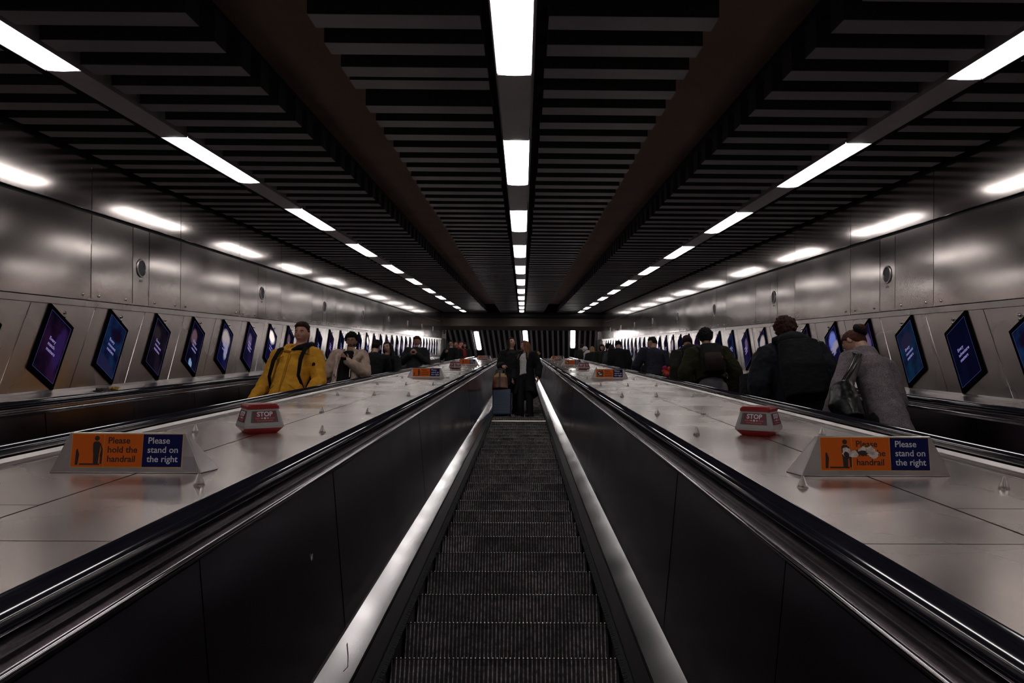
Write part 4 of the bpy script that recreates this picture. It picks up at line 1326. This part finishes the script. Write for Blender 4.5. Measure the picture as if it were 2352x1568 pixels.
# ---- middle escalator: two women with luggage
wl = person('woman with long dark hair in a black jacket looking up over her shoulder, middle escalator', 28, CX-.13, CX, at=(1171, 776), H=1.62, yaw=180, head=(26, -6, 6), lean=(.02, 0), female=True,
            coat=dict(col=(.009, .009, .010), puff=.028, hem=.62, flare=.02), hair=('long', (.020, .010, .007)), skin=(.50, .29, .23),
            arms={'elR': (.22, -.02, 1.14), 'wrR': (.16, .20, 1.03), 'elL': (-.22, -.03, 1.12), 'wrL': (-.22, .05, .88)},
            hands={'R': {'d': (-.1, .6, -.5), 'pn': (-.2, -.4, -.8), 'curl': 1.0}}, legs=((.08, 0), (-.08, 0)), dy=.16)
def fur(i):
    J, r = i['J'], i['root']
    m = MB(); rr = random.Random(2)
    pts = [J(-.22, -.03, 1.43), J(-.24, -.10, 1.46), J(-.12, -.15, 1.46), J(0, -.20, 1.44), J(.12, -.16, 1.45), J(.16, -.06, 1.46)]
    for a, b in zip(pts, pts[1:]):
        for q in range(5):
            c = a.lerp(b, q/5); m.ball(c, .038, .038, .038, 10, 7, bump=.5, seed=rr.random()*9)
    m.build('fur_trim', fabric((.34, .22, .11), bump=1.0), r, smooth=True)
wr_ = person('woman with long light brown hair, black coat over white blouse, middle escalator', 27, CX+.10, CX, at=(1201, 783), H=1.64, yaw=180-28, head=(-48, -12, 0), female=True,
            coat=dict(col=(.006, .006, .007), puff=.030, hem=.52, flare=.05, open=.50), shirt=dict(col=(.52, .51, .51), hem=.95), hair=('long', (.15, .070, .035)), skin=(.48, .28, .22),
            arms={'elR': (.23, -.02, 1.13), 'wrR': (.22, .10, .90), 'elL': (-.27, -.05, 1.13), 'wrL': (-.29, .02, .87)}, legs=((.10, .02), (-.09, -.02)), extra=fur, dy=.16, shoe=(.008, .01, .009))
# suitcase
def suitcase():
    s = SK(27); b = P(CX-.35, s, -1.39)+Vector((0, .10, 0))
    r = empty('suitcase', b, (0, 0, R(-4)))
    tag(r, 'blue-grey ribbed hard suitcase standing beside the two women on the middle escalator', 'suitcase')
    m = MB(); m.box(-.185, .185, -.11, .11, .045, .62); o = m.build('shell', M['case'], r); bevel(o, .03, 3)
    m = MB()
    for i in range(14): m.box(-.165, .165, -.1135, -.109, .085+.037*i, .100+.037*i)
    o = m.build('ribs', M['case'], r)
    m = MB(); m.box(-.187, .187, -.004, .004, .06, .605); m.build('zip', M['gap'], r)
    for x in (-.14, .14):
        for y in (-.07, .07):
            m = MB(); m.lathe([(.024, -.011), (.026, 0), (.024, .011)], 14, axis='x', c=(x, y, .025)); m.box(x-.016, x+.016, y-.014, y+.014, .026, .055)
            m.build('wheel', M['gap'], r)
    m = MB()
    for x in (-.055, .055): m.tube([(x, .06, .60), (x, .06, 1.02)], .007, 8)
    m.tube([(-.065, .06, 1.03), (.065, .06, 1.03)], .014, 10); m.build('telescopic_handle', M['chromed'], r)
    return r
M['case'] = paint('blue_shell', (.035, .060, .115), .42, .1, 6)
M['chromed'] = paint('handle_grey', (.03, .025, .028), .35)
suit = suitcase()
def bag():
    s = SK(27); b = P(CX-.37, s, -1.39)+Vector((-.02, .03, .625))
    r = empty('tote_bag', b, (0, 0, 0))
    tag(r, 'brown and cream handbag resting on top of the blue suitcase', 'handbag')
    m = MB(); m.loft([((0, 0, .0), .165, .085), ((0, 0, .12), .160, .085), ((0, 0, .26), .150, .065)], 24, power=.6)
    link('leather_body', remesh(m, .008, 2, .012, .08, paint('tan_leather', (.15, .045, .014), .45, .25, 12)), r)
    m = MB(); m.loft([((0, 0, .25), .145, .060), ((0, 0, .31), .125, .05), ((0, 0, .36), .09, .035)], 24, power=.7)
    link('cream_top', remesh(m, .008, 2, .015, .06, fabric((.42, .29, .13))), r)
    m = MB(); m.box(-.028, .008, -.092, -.062, .0, .34); bevel(m.build('front_strap', paint('dark_leather', (.035, .012, .008), .5), r), .004)
    m = MB()
    m.tube([(-.10, -.03, .30), (-.09, -.03, .42), (0, -.03, .47), (.09, -.03, .42), (.10, -.03, .30)], .010, 8)
    m.build('handle', paint('strap_leather', (.05, .018, .016), .5), r, smooth=True)
bag()

# ---- right escalator: people going up, seen from behind
def big_extra(i):
    J, r = i['J'], i['root']
    m = MB(); m.ball(J(0, -.13, 1.45), .15, .08, .10, 18, 12); m.tube([J(-.12, .02, 1.46), J(-.13, -.07, 1.50), J(0, -.12, 1.52), J(.13, -.07, 1.50), J(.12, .02, 1.46)], .04, 10)
    link('hood', remesh(m, .009, 3, .015, .07, fabric((.007, .008, .010))), r)
big = person('tall curly-haired man in a navy black hooded jacket, back turned, right escalator', 7, XR_E-.28, XR_E, at=(1800, 731), H=1.93, yaw=-6, head=(-20, -4, 0), near=True,
             coat=dict(col=(.008, .010, .015), puff=.055, hem=.80, fold=.05, fs=.16), trousers=(.008, .008, .010), hair=('curly', (.035, .014, .009)), skin=(.42, .22, .16), extra=big_extra,
             arms={'elR': (.32, .0, 1.12), 'wrR': (.30, .10, .88), 'elL': (-.30, .0, 1.12), 'wrL': (-.26, .12, .90)})
strap_bag(big, 'large black backpack worn by the tall curly-haired man', body=(.006, .007, .009), w=.20, h=(.86, 1.36), depth=.16, pf=.06)
TW = (.20, .165, .18)
tw = person('woman in a grey tweed coat with tied-up auburn hair bending forward, right escalator', 5, XR_E-.12, XR_E, at=(1944, 764), H=1.70, yaw=20, head=(12, -28, 0), female=True, lean=(.03, .18), hb=.03,
            coat=dict(col=TW, puff=.024, w=.76, hem=.62, flare=.0, fold=.03, fs=.16, weave=.9, collar=.05), trousers=(.01, .01, .01), hair=('bun', (.060, .020, .013)), skin=(.50, .28, .20),
            arms={'elL': (-.30, .08, 1.12), 'wrL': (-.33, .28, .92), 'elR': (.215, .06, 1.12), 'wrR': (.16, .30, 1.0)})
def tw_scrunchie(i):
    m = MB(); pts = [(.0+.040*math.cos(a*math.pi/6), -.108, .045+.040*math.sin(a*math.pi/6)) for a in range(13)]
    m.tube(pts, .026, 10); o = m.build('hair_scrunchie', fabric((.008, .007, .008)), i['root'], smooth=True); o.matrix_local = i['HM']
tw_scrunchie(tw)
def black_bag(i):
    J = i['J']; st = place(MB(), 'shoulder_bag', M['rubber'], i, 'glossy black handbag hanging from the tweed coat woman\'s shoulder', 'handbag')
    m = MB()
    for q in (0, .03):
        m.tube([J(-.15-q*.3, .10, 1.38), J(-.17-q*.3, .0, 1.485), J(-.18-q, -.12, 1.38), J(-.32-q, -.15, 1.22), J(-.41-q, -.10, 1.09)], .010, 8)
    m.build('strap', paint('black_leather', (.012, .011, .013), .25, .3, 20), st, smooth=True)
    m = MB(); m.loft([(J(-.42, -.06, .80), .09, .11), (J(-.44, -.06, .92), .11, .13), (J(-.43, -.08, 1.08), .07, .10)], 20, power=.8)
    link('bag_body', remesh(m, .010, 3, .015, .07, paint('black_leather', (.006, .006, .007), .35, .3, 20)), st)
black_bag(tw)
sw_ = person('person with long brown hair in black just left of the tall curly-haired man', 8, XR_E-.46, XR_E, at=(1741, 806), H=1.58, yaw=0, head=(0, -6, 0), female=True,
             coat=dict(col=(.006, .006, .007), puff=.03, hem=.80), hair=('long', (.045, .020, .014)), arms={'wrL': (-.22, .12, .9), 'wrR': (.22, .12, .9)})
def olive_accents(st, J, f):
    m = MB(); m.loft([(J(.0, -.33, .98), .12, .035), (J(0, -.34, 1.12), .125, .04), (J(0, -.33, 1.22), .11, .03)], 16, power=.7); m.build('front_pocket', fabric((.022, .012, .011)), st, smooth=True)
    m = MB(); m.box(.08, .13, -.345, -.33, 1.16*f, 1.19*f); m.build('orange_badge', paint('amber_badge', (.55, .20, .03), .5), st)
ol = person('man with thick curly hair, olive padded jacket and grey joggers, right escalator', 15, XR_E-.08, XR_E, at=(1616, 756), H=1.84, yaw=-4, head=(-8, -2, 0),
            coat=dict(col=(.018, .016, .005), puff=.045, hem=1.0, fold=.04, fs=.12), trousers=(.16, .148, .17), hair=('curly', (.006, .005, .005)), skin=(.25, .13, .09),
            arms={'elR': (.31, .0, 1.12), 'wrR': (.28, .12, .92), 'elL': (-.31, .0, 1.12), 'wrL': (-.28, .12, .92)})
strap_bag(ol, 'black backpack with an amber badge on the curly-haired man in olive', body=(.010, .009, .009), w=.15, h=(1.0, 1.40), depth=.11, pf=.04, accents=olive_accents)
bn = person('man in a dark knitted hat and olive hooded jacket, back turned, right escalator', 20, XR_E+.02, XR_E, at=(1574, 770), H=1.82, yaw=0, head=(-10, -6, 0),
            coat=dict(col=(.020, .018, .013), puff=.045, hem=.85, hoodback=True), hair=('beanie', (.016, .009, .008)), skin=(.4, .22, .16))
strap_bag(bn, 'dark backpack on the man in the knitted hat', body=(.012, .012, .012), w=.15, h=(.98, 1.36), depth=.11)
nv = person('dark-haired man in a navy jacket glancing left, right escalator', 27, XR_E-.10, XR_E, at=(1493, 775), H=1.82, yaw=15, head=(35, -12, 0), lean=(.05, .05),
            coat=dict(col=(.020, .022, .034), puff=.04, hem=.84), hair=('short', (.010, .007, .006)), skin=(.42, .23, .17), arms={'elL': (-.33, .10, 1.12), 'wrL': (-.30, .30, 1.0)})
def flower_bag(i):
    J = i['J']; cols = [(.60, .10, .015), (.36, .03, .10), (.09, .075, .03), (.05, .045, .06), (.62, .05, .03), (.50, .13, .03)]
    st = place(MB(), 'patterned_bag', M['rubber'], i, 'bag in orange, pink and olive patches behind the man in navy', 'bag')
    rr = random.Random(8)
    for j in range(6):
        m = MB()
        for q in range(4):
            m.ball(J(.16+rr.uniform(-.10, .10), -.24+rr.uniform(-.03, .03), .84+rr.uniform(-.11, .11)), .05, .05, .045, 12, 8, bump=.4, seed=j+q)
        m.build('patch', fabric(cols[j]), st, smooth=True)
    m = MB(); m.tube([J(.10, -.22, .92), J(.13, -.20, 1.2), J(.14, -.05, 1.46)], .012, 8); m.build('strap', fabric((.01, .01, .01)), st)
flower_bag(nv)
person('person in a long black hooded coat, right escalator, behind the man in navy', 40, XR_E+.02, XR_E, at=(1416, 782), H=1.82, yaw=10, near=False, head=(10, -6, 0),
       coat=dict(col=(.006, .006, .007), puff=.06, hem=.60), hair=('beanie', (.006, .006, .007)), skin=(.4, .25, .2))
person('person in dark grey coat with brown hair left of the black hooded figure', 44, XR_E-.15, XR_E, at=(1402, 791), H=1.72, yaw=0, near=False,
       coat=dict(col=(.035, .033, .038), puff=.04, hem=.80), hair=('long', (.03, .015, .012)), female=True)
person('person with black curly hair beyond the dark grey coat, right escalator', 47, XR_E-.02, XR_E, at=(1394, 789), H=1.80, yaw=0, near=False,
       coat=dict(col=(.012, .012, .014), puff=.04, hem=.80), hair=('curly', (.005, .005, .005)))
person('woman in a black fur hood looking back towards the camera, right escalator', 48, XR_E-.25, XR_E, at=(1379, 791), H=1.74, yaw=190, near=True, female=True,
       coat=dict(col=(.012, .012, .010), puff=.05, hem=.75, vox=.014), hair=('hood', (.008, .008, .007)), skin=(.46, .24, .18))
person('blonde-haired person in black, far up the right escalator', 55, XR_E-.20, XR_E, at=(1357, 795), H=1.72, yaw=-20, near=False, female=True,
       coat=dict(col=(.010, .011, .012), puff=.05, hem=.78), hair=('long', (.32, .19, .09)))
wh = person('person in a white puffy hooded jacket with a dark rucksack, far up the right escalator', 59, XR_E-.22, XR_E, at=(1341, 796), H=1.74, yaw=-55, near=False,
       coat=dict(col=(.55, .52, .50), puff=.07, hem=.72, flare=.03), hair=('hood', (.55, .52, .50)))
strap_bag(wh, 'dark olive rucksack on the person in the white jacket', body=(.018, .016, .012), w=.13, h=(1.05, 1.42), depth=.13, pf=.06)
person('farthest person, in dark clothes, left of the white jacket on the right escalator', 63, XR_E-.42, XR_E, at=(1333, 791), H=1.80, yaw=0, near=False,
       coat=dict(col=(.012, .012, .022), puff=.05, hem=.75), hair=('short', (.012, .009, .010)))
